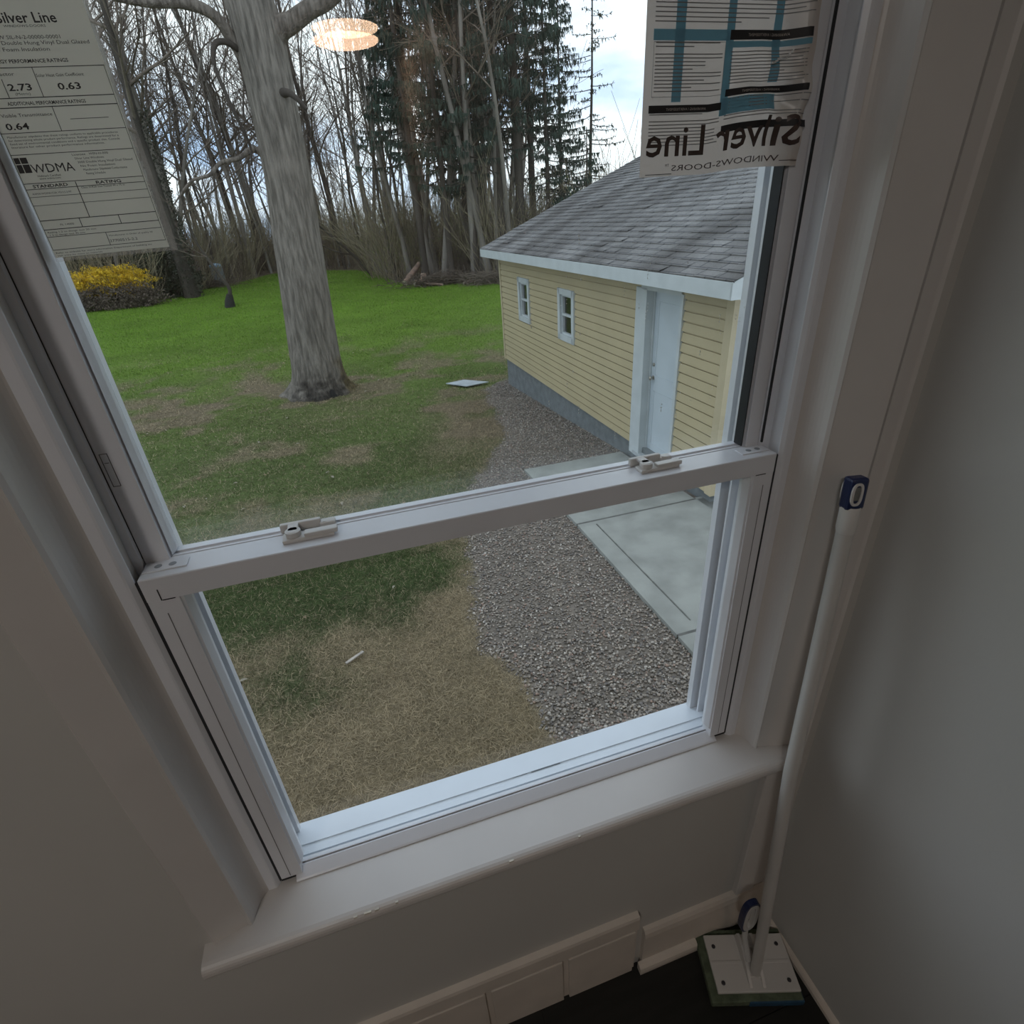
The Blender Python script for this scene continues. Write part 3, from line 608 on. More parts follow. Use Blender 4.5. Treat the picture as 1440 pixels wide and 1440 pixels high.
# concrete patio, cast in panels with tooled joints
def patio_panel(x0, x1, y0, y1, label):
    bm = bmesh.new(); nn = max(2, int((y1 - y0) / .3)); vs = []
    for i in range(nn + 1):
        yy = y0 + (y1 - y0) * i / nn; z = float(gz(yy)) + .045
        vs.append([bm.verts.new(p) for p in ((x0, yy, z), (x1, yy, z), (x1, yy, z - .2), (x0, yy, z - .2))])
    for a, b in zip(vs, vs[1:]):
        for j in range(4): bm.faces.new((a[j], a[(j + 1) % 4], b[(j + 1) % 4], b[j]))
    bm.faces.new(vs[0]); bm.faces.new(vs[-1][::-1])
    o = tag(obj('ground_slab', bm, M['conc']), kind='structure'); return o
for y0, y1 in ((1.0, 2.815), (2.835, 4.835), (4.860, 6.74)): patio_panel(2.07, 3.58 if y0 > 4.8 else 6.5, y0, y1, '')
patio_panel(3.595, 7.5, 3.3, 4.88, '')
bm = bmesh.new()      # tooled line a hand's width in from the edge, and worn mortar patches
for y0, y1 in ((2.95, 4.76),):
    for i in range(12):
        a = y0 + (y1 - y0) * i / 12; b = y0 + (y1 - y0) * (i + 1) / 12; z = float(gz((a + b) / 2)) + .049
        box(bm, 2.262, 2.274, a, b, z - .02, z)
for yj, x0, x1 in ((2.825, 2.075, 6.4), (4.8475, 2.075, 3.58)):
    z = float(gz(yj)) + .043; box(bm, x0, x1, yj - .013, yj + .013, z - .02, z + .0035)
tl_ = obj('groove_line', bm, MAT('joint_dirt', (.12, .12, .11), .9, noise=(20, .3))); tag(tl_, kind='structure'); tl_.name = 'ground_slab_groove'
# ---------------------------------------------------------------- garage
G = empty('garage', (3.665, 4.69, -3.1), .0181); tag(G, 'cream clapboard garage with grey shingle roof behind the gravel bed', 'garage')
ZB = .13            # siding bottom above the empty (world -2.97)
ZE = 2.31           # soffit (world -.787)
def g_(name, bm, m, parent=None, smooth=False): return obj(name, bm, m, parent or G, smooth)
GL, GW, PIT, OV = 7.75, 7.6, .410, .36
bm = bmesh.new(); box(bm, .02, GW, .02, GL, -.75, ZB - .005); g_('foundation', bm, M['found'])
bm = bmesh.new(); box(bm, .18, GW - .05, .18, GL - .05, ZB, ZE); b2 = g_('inner_wall', bm, MAT('dark_interior', (.03, .03, .03), .9, noise=(5, .2)))
# openings on the side wall (v0, v1, z0, z1)
D0, D1, DZ0, DZ1 = .845, 1.700, .02, 2.205
W1 = (3.775, 4.40, 1.155, 1.945); W2 = (5.885, 6.500, 1.175, 1.960)
EXP_ = .113
ops = [(D0, D1, DZ0, DZ1), W1, W2]
def course(bm, axis, a0, a1, z0, z1, full=EXP_):
    """one clapboard course: slanted face with an overhanging lip and a shadow groove under the next lap"""
    h = z1 - z0; zt = max(z0 + h - .020, z0 + .004)
    prof_ = [(.03, z0), (-.026, z0), (-.012, zt), (.004, zt), (.004, z1), (.03, z1)]
    if axis == 'y': prism(bm, prof_, 'y', a0, a1)
    else: prism(bm, prof_, 'x', a0, a1)
bm = bmesh.new(); EX = EXP_; z = ZB
while z < ZE - .01:
    z1 = min(z + EX, ZE); cuts = sorted({0.0, GL, *[v for op in ops for v in op[:2]]})
    for a, b in zip(cuts, cuts[1:]):
        m_mid = (a + b) / 2; zz = [(z, z1)]
        for v0, v1, oz0, oz1 in ops:
            if v0 < m_mid < v1: zz = [q for c, d in zz for q in ((c, min(d, oz0)), (max(c, oz1), d)) if q[1] - q[0] > .012]
        for c, d in zz: course(bm, 'y', a, b, c, d)
    z += EX
g_('side_siding', bm, M['cream'])
bm = bmesh.new(); z = ZB       # gable end facing the house
while z < ZE + GW / 2 * PIT:
    z1 = z + EX; x0, x1 = 0., GW
    if z > ZE: x0 = (z - ZE) / PIT - .05; x1 = GW - x0
    if x1 - x0 > .1:
        course(bm, 'x', x0, x1, z, z1)
    z = z1
g_('gable_siding', bm, M['cream'])
cbm = MAT('cream_corner', (.50, .425, .28), .5, noise=(4, .06))
g_('corner_board', PR([(-.036, -.036), (.10, -.036), (.10, .012), (.012, .012), (.012, .075), (-.036, .075)], 'z', ZB - .01, ZE), cbm)
g_('corner_board', B(-.034, .01, GL - .06, GL + .02, ZB - .01, ZE), cbm)
bm = bmesh.new()
for x0, x1, y0, y1 in ((GW - .03, GW, 0, GL), (0, GW, GL - .03, GL)): box(bm, x0, x1, y0, y1, ZB, ZE)
g_('rear_wall', bm, M['cream'])
# roof: two slopes of real courses, thin butt edges, plus tab slots in the material
rf = bpy.data.materials.new('shingle'); rf.use_nodes = True; t_ = rf.node_tree; pb = t_.nodes['Principled BSDF']; pb.inputs['Roughness'].default_value = .9
tcn = t_.nodes.new('ShaderNodeTexCoord'); br = t_.nodes.new('ShaderNodeTexBrick'); sep = t_.nodes.new('ShaderNodeSeparateXYZ'); cmb = t_.nodes.new('ShaderNodeCombineXYZ')
t_.links.new(tcn.outputs['Object'], sep.inputs[0]); t_.links.new(sep.outputs['Y'], cmb.inputs[0])
mm = t_.nodes.new('ShaderNodeMath'); mm.operation = 'MULTIPLY'; mm.inputs[1].default_value = math.hypot(1, PIT); t_.links.new(sep.outputs['X'], mm.inputs[0])
ad = t_.nodes.new('ShaderNodeMath'); ad.operation = 'ADD'; ad.inputs[1].default_value = OV * math.hypot(1, PIT) + .137 * 20; t_.links.new(mm.outputs[0], ad.inputs[0]); t_.links.new(ad.outputs[0], cmb.inputs[1])
t_.links.new(cmb.outputs[0], br.inputs['Vector'])
br.inputs['Color1'].default_value = (.185, .180, .172, 1); br.inputs['Color2'].default_value = (.135, .131, .126, 1); br.inputs['Mortar'].default_value = (.045, .045, .05, 1)
br.inputs['Scale'].default_value = 1; br.inputs['Mortar Size'].default_value = .0095; br.inputs['Brick Width'].default_value = .305; br.inputs['Row Height'].default_value = .137; br.inputs['Mortar Smooth'].default_value = .2
n1 = t_.nodes.new('ShaderNodeTexNoise'); n1.inputs['Scale'].default_value = .75; n1.inputs['Detail'].default_value = 5; mpn = t_.nodes.new('ShaderNodeMapping'); mpn.inputs['Scale'].default_value = (.5, 1.2, .5); mpn.inputs['Rotation'].default_value = (0, 0, .5)
t_.links.new(tcn.outputs['Object'], mpn.inputs[0]); t_.links.new(mpn.outputs[0], n1.inputs['Vector'])
r1 = t_.nodes.new('ShaderNodeValToRGB'); r1.color_ramp.elements[0].position = .38; r1.color_ramp.elements[0].color = (.50, .48, .48, 1); r1.color_ramp.elements[1].position = .58; r1.color_ramp.elements[1].color = (1.15, 1.15, 1.17, 1); t_.links.new(n1.outputs[0], r1.inputs[0])
mx = t_.nodes.new('ShaderNodeMix'); mx.data_type = 'RGBA'; mx.blend_type = 'MULTIPLY'; mx.inputs[0].default_value = 1; t_.links.new(br.outputs[0], mx.inputs[6]); t_.links.new(r1.outputs[0], mx.inputs[7])
n2 = t_.nodes.new('ShaderNodeTexNoise'); n2.inputs['Scale'].default_value = 60; t_.links.new(tcn.outputs['Object'], n2.inputs['Vector'])
m2 = t_.nodes.new('ShaderNodeMix'); m2.data_type = 'RGBA'; m2.blend_type = 'OVERLAY'; m2.inputs[0].default_value = .5; t_.links.new(mx.outputs[2], m2.inputs[6]); t_.links.new(n2.outputs[0], m2.inputs[7]); t_.links.new(m2.outputs[2], pb.inputs['Base Color'])
bm = bmesh.new(); cs = 1 / math.hypot(1, PIT); sn = PIT * cs; S = .137; rows = int((GW / 2 + OV) / cs / S) + 1
ZR0 = ZE + .150
rg = random.Random(4)
for side in (0, 1):
    for i in range(rows):
        s0 = i * S; s1 = s0 + S + .02
        for v0, v1 in ((-.42, GL + .17),):
            nseg = 28
            for q in range(nseg):
                a = v0 + (v1 - v0) * q / nseg; b = v0 + (v1 - v0) * (q + 1) / nseg
                def pt(s_, v, lift):
                    x = -OV - .02 + s_ * cs; z = ZR0 + s_ * sn
                    x -= lift * sn; z += lift * cs
                    return ((x, v, z) if side == 0 else (GW - x, v, z))
                w0 = .011 + .004 * math.sin(q * 1.7 + i * 2.1) + (rg.random() < .07) * .008
                ps = [pt(s0, a, w0), pt(s0, b, w0), pt(s1, b, .001), pt(s1, a, .001), pt(s0, a, -.006), pt(s0, b, -.006)]
                vs = [bm.verts.new(p) for p in ps]
                bm.faces.new(vs[:4]); bm.faces.new((vs[0], vs[4], vs[5], vs[1]))
g_('roof_shingles', bm, rf)
bm = bmesh.new(); prism(bm, [(-OV - .01, ZR0 - .012), (GW / 2, ZR0 - .012 + (GW / 2 + OV) * PIT), (GW + OV, ZR0 - .012), (GW + OV, ZR0 - .045), (GW / 2, ZR0 - .045 + (GW / 2 + OV) * PIT), (-OV - .01, ZR0 - .045)], 'y', -.39, GL + .15)
g_('roof_deck', bm, M['fascia'])
bm = bmesh.new(); box(bm, -OV - .025, -OV, -.41, GL + .16, ZE, ZR0 - .004, bev=.003); g_('eave_fascia', bm, M['fascia'])
bm = bmesh.new(); box(bm, -OV, .0, -.39, GL + .15, ZE + .004, ZE + .022); g_('soffit', bm, M['fascia'])
bm = bmesh.new()
prism(bm, [(-OV - .025, ZE), (-OV - .025, ZR0 - .004), (GW / 2, ZR0 - .004 + (GW / 2 + OV) * PIT), (GW / 2, ZR0 - .135 + (GW / 2 + OV) * PIT), (.02, ZE + .015), (.02, ZE)], 'y', -.412, -.388); g_('rake_board', bm, M['fascia'])
bm = bmesh.new()
prism(bm, [(-OV, ZE), (-OV, ZR0 - .004), (GW / 2, ZR0 - .004 + (GW / 2 + OV) * PIT), (GW + OV, ZR0 - .004), (GW + OV, ZE)], 'y', GL + .10, GL + .14); g_('rear_gable', bm, M['fascia'])
# side door, set back in its opening
dm = MAT('white_door_paint', (.50, .56, .60), .45, noise=(3, .08)); 
dr = g_('door', B(.085, .125, D0 + .01, D1 - .13, .05, DZ1 - .02, bev=.002), dm)
bm = bmesh.new()
for z0, z1 in ((.22, .95), (1.15, 2.05)):
    for a in ((D0 + .10, D1 - .23, z0, z0 + .012), (D0 + .10, D1 - .23, z1 - .012, z1), (D0 + .10, D0 + .112, z0, z1), (D1 - .242, D1 - .23, z0, z1)): box(bm, .081, .086, a[0], a[1], a[2], a[3])
obj('panel_molding', bm, dm, dr)
for nm, z, r in (('door_knob', 1.115, .027), ('deadbolt', 1.285, .022)):
    bm = bmesh.new(); lathe(bm, [(r, 0), (r * 1.05, .006), (r * .4, .012), (r * .4, .030), (r, .040), (r * .95, .055), (r * .5, .062)] if nm == 'door_knob' else [(r, 0), (r, .012), (r * .8, .016)], 16, aim(Vector((.085, D1 - .20, z)), (-1, 0, 0)))
    obj(nm, bm, MAT('dull_brass' if nm == 'door_knob' else 'dull_nickel', (.45, .42, .36), .35, metallic=.9, noise=(30, .2)), dr, smooth=False)
bm = bmesh.new(); box(bm, -.040, .10, D1 - .13, D1 + .125, .0, DZ1 + .0, bev=.003); box(bm, -.040, .10, D0 - .04, D0 + .01, .0, DZ1, bev=.003); box(bm, -.04, .1, D0, D1, DZ1 - .02, DZ1 + .06)
for i in range(1): box(bm, .066, .09, D1 - .150, D1 - .13, .02, DZ1 - .01)
fr = g_('door_frame', bm, M['fascia'])
g_('door_sill', B(-.05, .12, D0 - .02, D1 + .02, .0, .052, bev=.004), MAT('metal_sill', (.42, .45, .46), .5, noise=(12, .2)))
# two small windows
def gwin(v0, v1, z0, z1):
    bm = bmesh.new(); t0 = .075
    for a in ((v0 - .02, v0 + t0, z0 - .02, z1 + .02), (v1 - t0, v1 + .02, z0 - .02, z1 + .02), (v0, v1, z0 - .02, z0 + t0), (v0, v1, z1 - t0, z1 + .02)): box(bm, -.045, .03, a[0], a[1], a[2], a[3], bev=.002)
    # inner frame, set deeper
    for a in ((v0 + t0, v0 + t0 + .03, z0 + t0, z1 - t0), (v1 - t0 - .03, v1 - t0, z0 + t0, z1 - t0), (v0 + t0, v1 - t0, z0 + t0, z0 + t0 + .03), (v0 + t0, v1 - t0, z1 - t0 - .03, z1 - t0), (v0 + t0, v1 - t0, (z0 + z1) / 2 - .018, (z0 + z1) / 2 + .018)): box(bm, -.005, .045, a[0], a[1], a[2], a[3])
    f = g_('window', bm, M['fascia'])
    obj('pane', B(.020, .024, v0 + t0, v1 - t0, z0 + t0, z1 - t0), M['glass2'], f)
gwin(*W1); gwin(*W2)
# a small grey utility box and worn concrete step by the door
# ---------------------------------------------------------------- trees
def bark(name, c0, c1, sc_=6, st=(1, 1, .18), bs=.8, bd=.03):
    return MAT(name, c0, .92, noise=(sc_, .4, c1), bump=(sc_ * 2.2, bs, bd), stretch=st, spec=.15)
M['bark'] = bark('maple_bark', (.225, .195, .165), (.095, .08, .068), 16, (1, 1, .14), 1.0, .05)
M['bark2'] = bark('grey_bark', (.23, .205, .18), (.12, .105, .09), 2)
M['bark3'] = bark('dark_bark', (.085, .072, .062), (.045, .038, .032), 2)
M['bark4'] = bark('pale_bark', (.32, .30, .27), (.19, .175, .155), 2)
M['twig'] = MAT('bare_twigs', (.19, .155, .125), .9, noise=(1.5, .35), spec=.1)
M['tan'] = MAT('tan_twigs', (.33, .28, .19), .9, noise=(1.5, .35), spec=.1)
M['twig2'] = MAT('reddish_twigs', (.15, .085, .075), .9, noise=(1.5, .3), spec=.1)
# the big maple, about 90 cm through
T = empty('maple_tree', (-.78, 14.3, -3.66)); tag(T, 'large grey-barked bare tree with flared roots, closest on the lawn', 'tree')
def rel(P): return np.array(P, float) - np.array([-.78, 14.3, -3.66])
pts = rel([(-.86, 14.2, -3.75), (-.84, 14.2, -3.58), (-.81, 14.2, -3.38), (-.79, 14.2, -3.1), (-.775, 14.25, -2.6), (-.66, 14.25, -1.2), (-.50, 14.3, .9), (-.45, 14.3, 2.45), (-.45, 14.3, 3.3), (-.52, 14.3, 4.2), (-.7, 14.3, 5.6), (-.9, 14.4, 8.5), (-.8, 14.5, 12)])
rad = [.78, .72, .64, .595, .575, .53, .462, .452, .46, .43, .36, .26, .12]
# resample
tt_ = np.linspace(0, len(pts) - 1, 90); ii = np.arange(len(pts)); PP = np.c_[[np.interp(tt_, ii, pts[:, j]) for j in range(3)]].T; RR = np.interp(tt_, ii, rad)
Vv, Ff = tube_np(PP, RR, 48); Vv = Vv.reshape(90, 48, 3)
ang = np.arange(48) * 2 * PI / 48; hgt = Vv[:, :, 2] + 0
ctr = PP[:, None]; dirv = Vv - ctr
flare = np.exp(-np.clip(hgt + .05, 0, 9) / .22)
for a0, s_ in ((.25, .55), (1.5, .25), (2.9, .42), (3.9, .2), (4.7, .30), (5.6, .38)): 
    dang = np.abs((np.arctan2(dirv[..., 1], dirv[..., 0]) - a0 + PI) % (2 * PI) - PI); dirv = dirv * (1 + flare * s_ * np.exp(-(dang / .28) ** 2))[..., None]
ridge_ = 1 + .012 * np.sin(ang[None] * 17 + 3 * np.sin(hgt * 1.3)) + .012 * (fbm(np.broadcast_to(ang[None] * 3, hgt.shape).ravel(), hgt.ravel(), 1.6).reshape(hgt.shape) - .5) * 3
Vv = ctr + dirv * ridge_[..., None]
M['bark_trunk'] = MAT('maple_trunk_bark', (.2, .18, .16), .92, noise=(16, .55), bump=(35, 1.0, .05), stretch=(1, 1, .14), attr='col', spec=.15)
th_ = np.arctan2(dirv[..., 1], dirv[..., 0]); nz_ = fbm(th_.ravel() * 2.2, hgt.ravel() * 3.0, 1.7).reshape(hgt.shape)
adif = lambda a0: np.abs((th_ - a0 + PI) % (2 * PI) - PI)
rotm = np.clip(sstep(.75, .15, hgt + (nz_ - .5) * .9) * sstep(1.25, .55, adif(-1.45) + (nz_ - .5) * 1.2), 0, 1) * .85      # dark rotten wood low on the house side
mosm = sstep(1.15, .3, hgt + (nz_ - .5) * .8) * sstep(.75, .35, adif(-.15) + (nz_ - .5) * .6) * .8                        # rusty moss on the right flank
tc_ = np.array([.250, .222, .190]) * (1 - rotm - mosm * (1 - rotm))[..., None] + np.array([.035, .030, .026]) * rotm[..., None] + np.array([.13, .095, .035]) * (mosm * (1 - rotm))[..., None]
meshobj('trunk', Vv.reshape(-1, 3), Ff, M['bark_trunk'], T, True, tc_.reshape(-1, 3))
# moss and dark rot at the foot
def limb(name, P, R, k=12, m=None, parent=T, origin=(-.78, 14.3, -3.66), nsub=6):
    P = np.array(P, float) - np.array(origin); n = len(P); tt = np.linspace(0, n - 1, (n - 1) * nsub + 1)
    # catmull-rom
    Q_ = []
    for t in tt:
        i = min(int(t), n - 2); f = t - i; p0, p1, p2, p3 = P[max(i - 1, 0)], P[i], P[i + 1], P[min(i + 2, n - 1)]
        Q_.append(.5 * ((2 * p1) + (-p0 + p2) * f + (2 * p0 - 5 * p1 + 4 * p2 - p3) * f * f + (-p0 + 3 * p1 - 3 * p2 + p3) * f ** 3))
    V_, F_ = tube_np(np.array(Q_), np.interp(tt, np.arange(n), R), k)
    return meshobj(name, V_, F_, m or M['bark'], parent, True)
limb('limb', [(-.40, 14.3, 3.0), (-.1, 14.2, 3.32), (.20, 14.1, 3.42), (.55, 14.0, 3.58), (1.05, 13.9, 3.78), (2.0, 13.8, 4.5), (2.8, 13.6, 5.6)], [.30, .22, .17, .155, .14, .12, .08])
limb('limb', [(-.75, 14.3, 2.9), (-.93, 14.2, 3.15), (-1.15, 14.0, 3.48), (-1.6, 13.9, 3.62), (-2.2, 13.8, 3.60), (-2.9, 13.7, 3.75), (-3.9, 13.5, 4.4)], [.16, .11, .095, .10, .085, .075, .05])
limb('limb', [(-.85, 14.2, 3.02), (-1.05, 14.0, 3.1), (-1.24, 13.9, 3.04), (-1.33, 13.85, 2.75), (-1.26, 13.85, 2.3), (-1.12, 13.85, 1.75), (-1.06, 13.9, 1.45), (-1.12, 13.9, 1.1), (-1.05, 13.9, .7)], [.06, .055, .05, .04, .034, .028, .022, .018, .01], 8, M['bark3'])
limb('limb', [(-.88, 14.3, 1.35), (-1.05, 14.2, 1.45), (-1.35, 14.1, 1.30), (-1.7, 14.0, 1.22), (-1.95, 13.9, 1.02), (-2.3, 13.8, .92), (-2.7, 13.7, .55)], [.08, .06, .045, .04, .034, .024, .012], 8)
limb('broken_stub', [(-.30, 14.0, 2.32), (-.12, 13.82, 2.30), (.02, 13.75, 2.18), (.15, 13.7, 2.02)], [.10, .065, .045, .03], 10, M['bark3'])
bm = bmesh.new()
for i in range(10):
    a = -1.75 + .16 * i + rg.uniform(-.05, .05); r0 = .60; 
V_, F_ = tube_np([(.15, -.62, -.04), (.14, -.58, .14), (.12, -.53, .30), (.12, -.49, .52)], [.24, .19, .10, .02], 14); meshobj('rot_hollow', V_, F_, MAT('rotten_wood', (.02, .018, .016), 1, noise=(20, .4), bump=(40, .5, .01)), T, True)
V_, F_ = tube_np([(.03, -.66, .28), (.05, -.665, .38), (.04, -.62, .46)], [.05, .06, .02], 9); meshobj('peeled_bark_patch', V_, F_, MAT('pale_wood', (.42, .40, .36), .9, noise=(30, .3)), T, True)
# moss strip on the right flank of the foot
acc = Acc()
for i in range(420):
    a = rs.uniform(-.55, .35); hh = rs.uniform(.0, .85) ** 1.3; r = np.interp(hh, [0, .15, .3, .55, 1], [1.02, .80, .68, .62, .585]); p = np.array([-.07 + math.cos(a) * r, -.08 + math.sin(a) * r, hh]); s_ = rs.uniform(.012, .03)
    q = p + rs.uniform(-1, 1, 3) * s_; acc.add(np.array([p, p + rs.uniform(-1, 1, 3) * s_, q]), np.array([[0, 1, 2]]))
mo = acc.build('moss', MAT('brown_moss', (.13, .105, .025), 1, noise=(20, .4)), T); mo['kind'] = 'stuff'
# generic bare tree: trunk + branch system, each one mesh
def grow(acc, p, d, L, r, lvl, rng, spread=.55, upk=.12, kids=(7, 5, 5), seg=4, minr=.010):
    pts = [p]; n = seg + (3 if lvl == 0 else 0); dd_ = d / np.linalg.norm(d)
    for i in range(n):
        dd_ = dd_ + rng.normal(0, .10 if lvl == 0 else .16, 3) + np.array([0, 0, upk if lvl else .05]); dd_ /= np.linalg.norm(dd_)
        p = p + dd_ * L / n; pts.append(p)
    R = np.linspace(r, max(r * .35, minr), n + 1)
    acc.tube(pts, R, 6 if lvl == 0 else (4 if lvl == 1 else 3))
    if lvl >= len(kids): return
    pts = np.array(pts)
    for k in range(kids[lvl]):
        t = rng.uniform(.25, 1.0) * n; i = min(int(t), n - 1); q = pts[i] + (pts[i + 1] - pts[i]) * (t - i)
        ax = pts[i + 1] - pts[i]; ax /= np.linalg.norm(ax); rv = rng.normal(0, 1, 3); rv -= rv.dot(ax) * ax; rv /= np.linalg.norm(rv)
        sp = rng.uniform(.6, 1.3) * spread; nd = ax * math.cos(sp) + rv * math.sin(sp)
        grow(acc, q, nd, L * rng.uniform(.38, .62), max(R[i] * .5, minr), lvl + 1, rng, spread, upk, kids, 4 if lvl == 0 else 3, minr)
def bare_tree(seed, H, r, nb, first, mt, mtw, lean=0, kids=(6, 5, 4), minr=.013, spread=.55):
    rng = np.random.RandomState(seed); t = empty('bare_tree')
    P = [np.array([0, 0, -.1])]; d = np.array([lean, 0, 1.])
    for i in range(9): d = d + rng.normal(0, .05, 3) * [1, 1, 0]; P.append(P[-1] + d * H / 9)
    P = np.array(P); R = np.linspace(1, .18, 10) ** 1.1 * r; R[0] *= 1.35
    a = Acc(); a.tube(P, R, 8); a.build('trunk', mt, t)
    a = Acc()
    for k in range(nb):
        u = first + (1 - first) * (k + rng.rand()) / nb; q = u * 9; i = min(int(q), 8); p = P[i] + (P[i + 1] - P[i]) * (q - i); az = rng.rand() * 2 * PI; el = rng.uniform(.35, 1.1)
        L = H * rng.uniform(.20, .34) * (1.15 - .6 * u)
        grow(a, p, np.array([math.cos(az) * math.cos(el), math.sin(az) * math.cos(el), math.sin(el)]), L, r * (1 - .75 * u) * .42, 1, rng, spread, .10, kids, 4, minr)
    a.build('branches', mtw, t); return t
def conifer(seed, H, r, first, dens=1.0, LB=4.2, sparse=False, col='needle'):
    rng = np.random.RandomState(seed); t = empty('spruce_tree'); a = Acc(); a.tube([(0, 0, -.1), (0, 0, H * .3), (.1, 0, H * .65), (.1, .1, H)], [r * 1.2, r, r * .55, .03], 8); a.build('trunk', M['bark3'], t)
    a = Acc(); FV = []; nb = int(H * 4.2 * dens)
    for k in range(nb):
        u = first + (1 - first) * (k + rng.rand()) / nb; z = u * H; az = rng.rand() * 2 * PI; L = LB * (1 - u) ** .75 * rng.uniform(.6, 1.1) + .5
        P = []; 
        for s in np.linspace(0, 1, 6): P.append([math.cos(az) * L * s, math.sin(az) * L * s, z + L * (-.30 * s + .28 * s * s) * (1.2 - u)])
        P = np.array(P); a.tube(P, np.linspace(.045, .012, 6) * (1.3 - u), 3)
        m_n = int((30 if not sparse else 26) * L * .62)
        for q in range(m_n):
            s = rng.uniform(.22, 1) * 5; i = min(int(s), 4); c0 = P[i] + (P[i + 1] - P[i]) * (s - i); sd = rng.uniform(-1, 1) * .42 * (1.1 - s / 7)
            c0 = c0 + np.array([-math.sin(az), math.cos(az), 0]) * sd
            ln = rng.uniform(.16, .48) * (1 if not sparse else .7); wd = rng.uniform(.028, .062); b = rng.rand() * 2 * PI; sv = np.array([math.cos(b), math.sin(b), rng.uniform(-.2, .2)]) * wd
            dn_ = np.array([math.cos(az) * .25 + rng.normal(0, .15), math.sin(az) * .25 + rng.normal(0, .15), -1 if not sparse else rng.uniform(-1, .6)]) * ln
            FV.append([c0 - sv, c0 + sv, c0 + dn_ * .6 + sv * .6, c0 + dn_])
    a.build('branches', M['bark3'], t)
    FV = np.array(FV).reshape(-1, 3); i = np.arange(len(FV) // 4)[:, None] * 4
    meshobj('foliage', FV, (i + np.array([[0, 1, 2, 3]])), M[col], t); return t
M['needle'] = MAT('dark_needles', (.045, .068, .052), .8, noise=(.9, .45), spec=.2)
M['needle2'] = MAT('brown_green_needles', (.062, .070, .042), .8, noise=(.9, .45), spec=.2)
M['leafgreen'] = MAT('fresh_buds', (.24, .27, .07), .8, noise=(.9, .3), trans=.3)
LB1 = 'tall bare leafless tree among many in the woods behind the lawn'
GB1 = 'bare trees in the woods behind the lawn'
protos = [bare_tree(100 + i, H_, r_, nb, f_, mt, mw, lean, kd) for i, (H_, r_, nb, f_, mt, mw, lean, kd) in enumerate((
    (21, .20, 13, .30, M['bark2'], M['twig'], .02, (7, 7)), (24, .26, 15, .35, M['bark2'], M['twig'], -.05, (7, 7)), (18, .14, 13, .22, M['bark3'], M['twig'], .10, (7, 7)),
    (23, .18, 13, .40, M['bark2'], M['twig'], -.10, (7, 7)), (15, .10, 12, .15, M['bark4'], M['twig'], .06, (7, 6)), (26, .30, 16, .30, M['bark3'], M['twig'], .0, (6, 5))))]
def place(o, x, y, s=1, rz=0, sz=None, z=None):
    o.location = (x, y, float(gz(y)) - .05 if z is None else z); o.scale = (s, s, sz or s); o.rotation_euler = (0, 0, rz)
rt = random.Random(17); used = set()
def put(protos_, k, *a, label=LB1, cat='tree', group=GB1, **kw):
    o = protos_[k] if id(protos_[k]) not in used else copy_tree(protos_[k]); used.add(id(protos_[k])); place(o, *a, **kw); tag(o, label, cat, group)
    for q in ('label', 'category', 'group'):
        pass
    return o
spots = []
def free(x, y, d): return all((x - a) ** 2 + (y - b) ** 2 > d * d for a, b in spots)
# left wood edge, centre behind the lawn, right wood edge: bases follow the edge of the lawn
def ef(x): return float(edge_far(np.array([x]))[0])
N_T = 0
for i in range(900):
    if N_T >= 190: break
    x = rt.uniform(-24, 24); y = ef(x) + 1.0 + abs(rt.gauss(0, 1)) * 16
    if y > 100 or x > y * .36 or x < -y * .5: continue
    if -.5 < x / y + .02 and x / y < .07 and y < 60 and rt.random() < .2: continue
    if not free(x, y, .9 if x > 3 else 1.2): continue
    spots.append((x, y)); N_T += 1
    put(protos, rt.choice((0, 1, 2, 3, 4, 5)) if x < 3.5 else rt.choice((0, 2, 3, 3, 4)), x, y, s=rt.uniform(.8, 1.15), rz=rt.random() * 6.28)
GS = 'tall spruces on the right'
sp = [conifer(31, 24, .20, .30, 1.15), conifer(32, 22, .17, .24, 1.1, 3.6), conifer(33, 26, .24, .34, 1.2, 4.8)]
for k, x, y, s in ((0, 10.9, 37.5, 1), (1, 8.9, 37, .95), (2, 12.1, 37.2, 1.08), (1, 7.4, 37.6, 1), (0, 5.9, 39.0, .95), (2, 14.6, 42, .92), (1, 13.6, 36.2, .8), (0, 9.9, 43, 1.05), (2, 6.9, 44, 1), (1, 16.0, 40.0, .72), (0, 11.9, 46, 1)):
    put(sp, k, x, y, s=s, rz=rt.random() * 6.28, label='tall dark spruce with drooping branches in the dense group behind the garage', group=GS)
s4 = [conifer(41, 17, .13, .12, .9, 2.9, True, 'needle2')]
put(s4, 0, 17.2, 38.0, s=.95, label='thin brownish conifer with sparse foliage above the garage roof, rightmost tree', group=None)
s5 = [conifer(43, 9, .12, .10, 1.2, 2.6, False, 'needle')]
put(s5, 0, 14.9, 33.5, s=.85, label='low dark green conifer just behind the far corner of the garage roof', group=None)
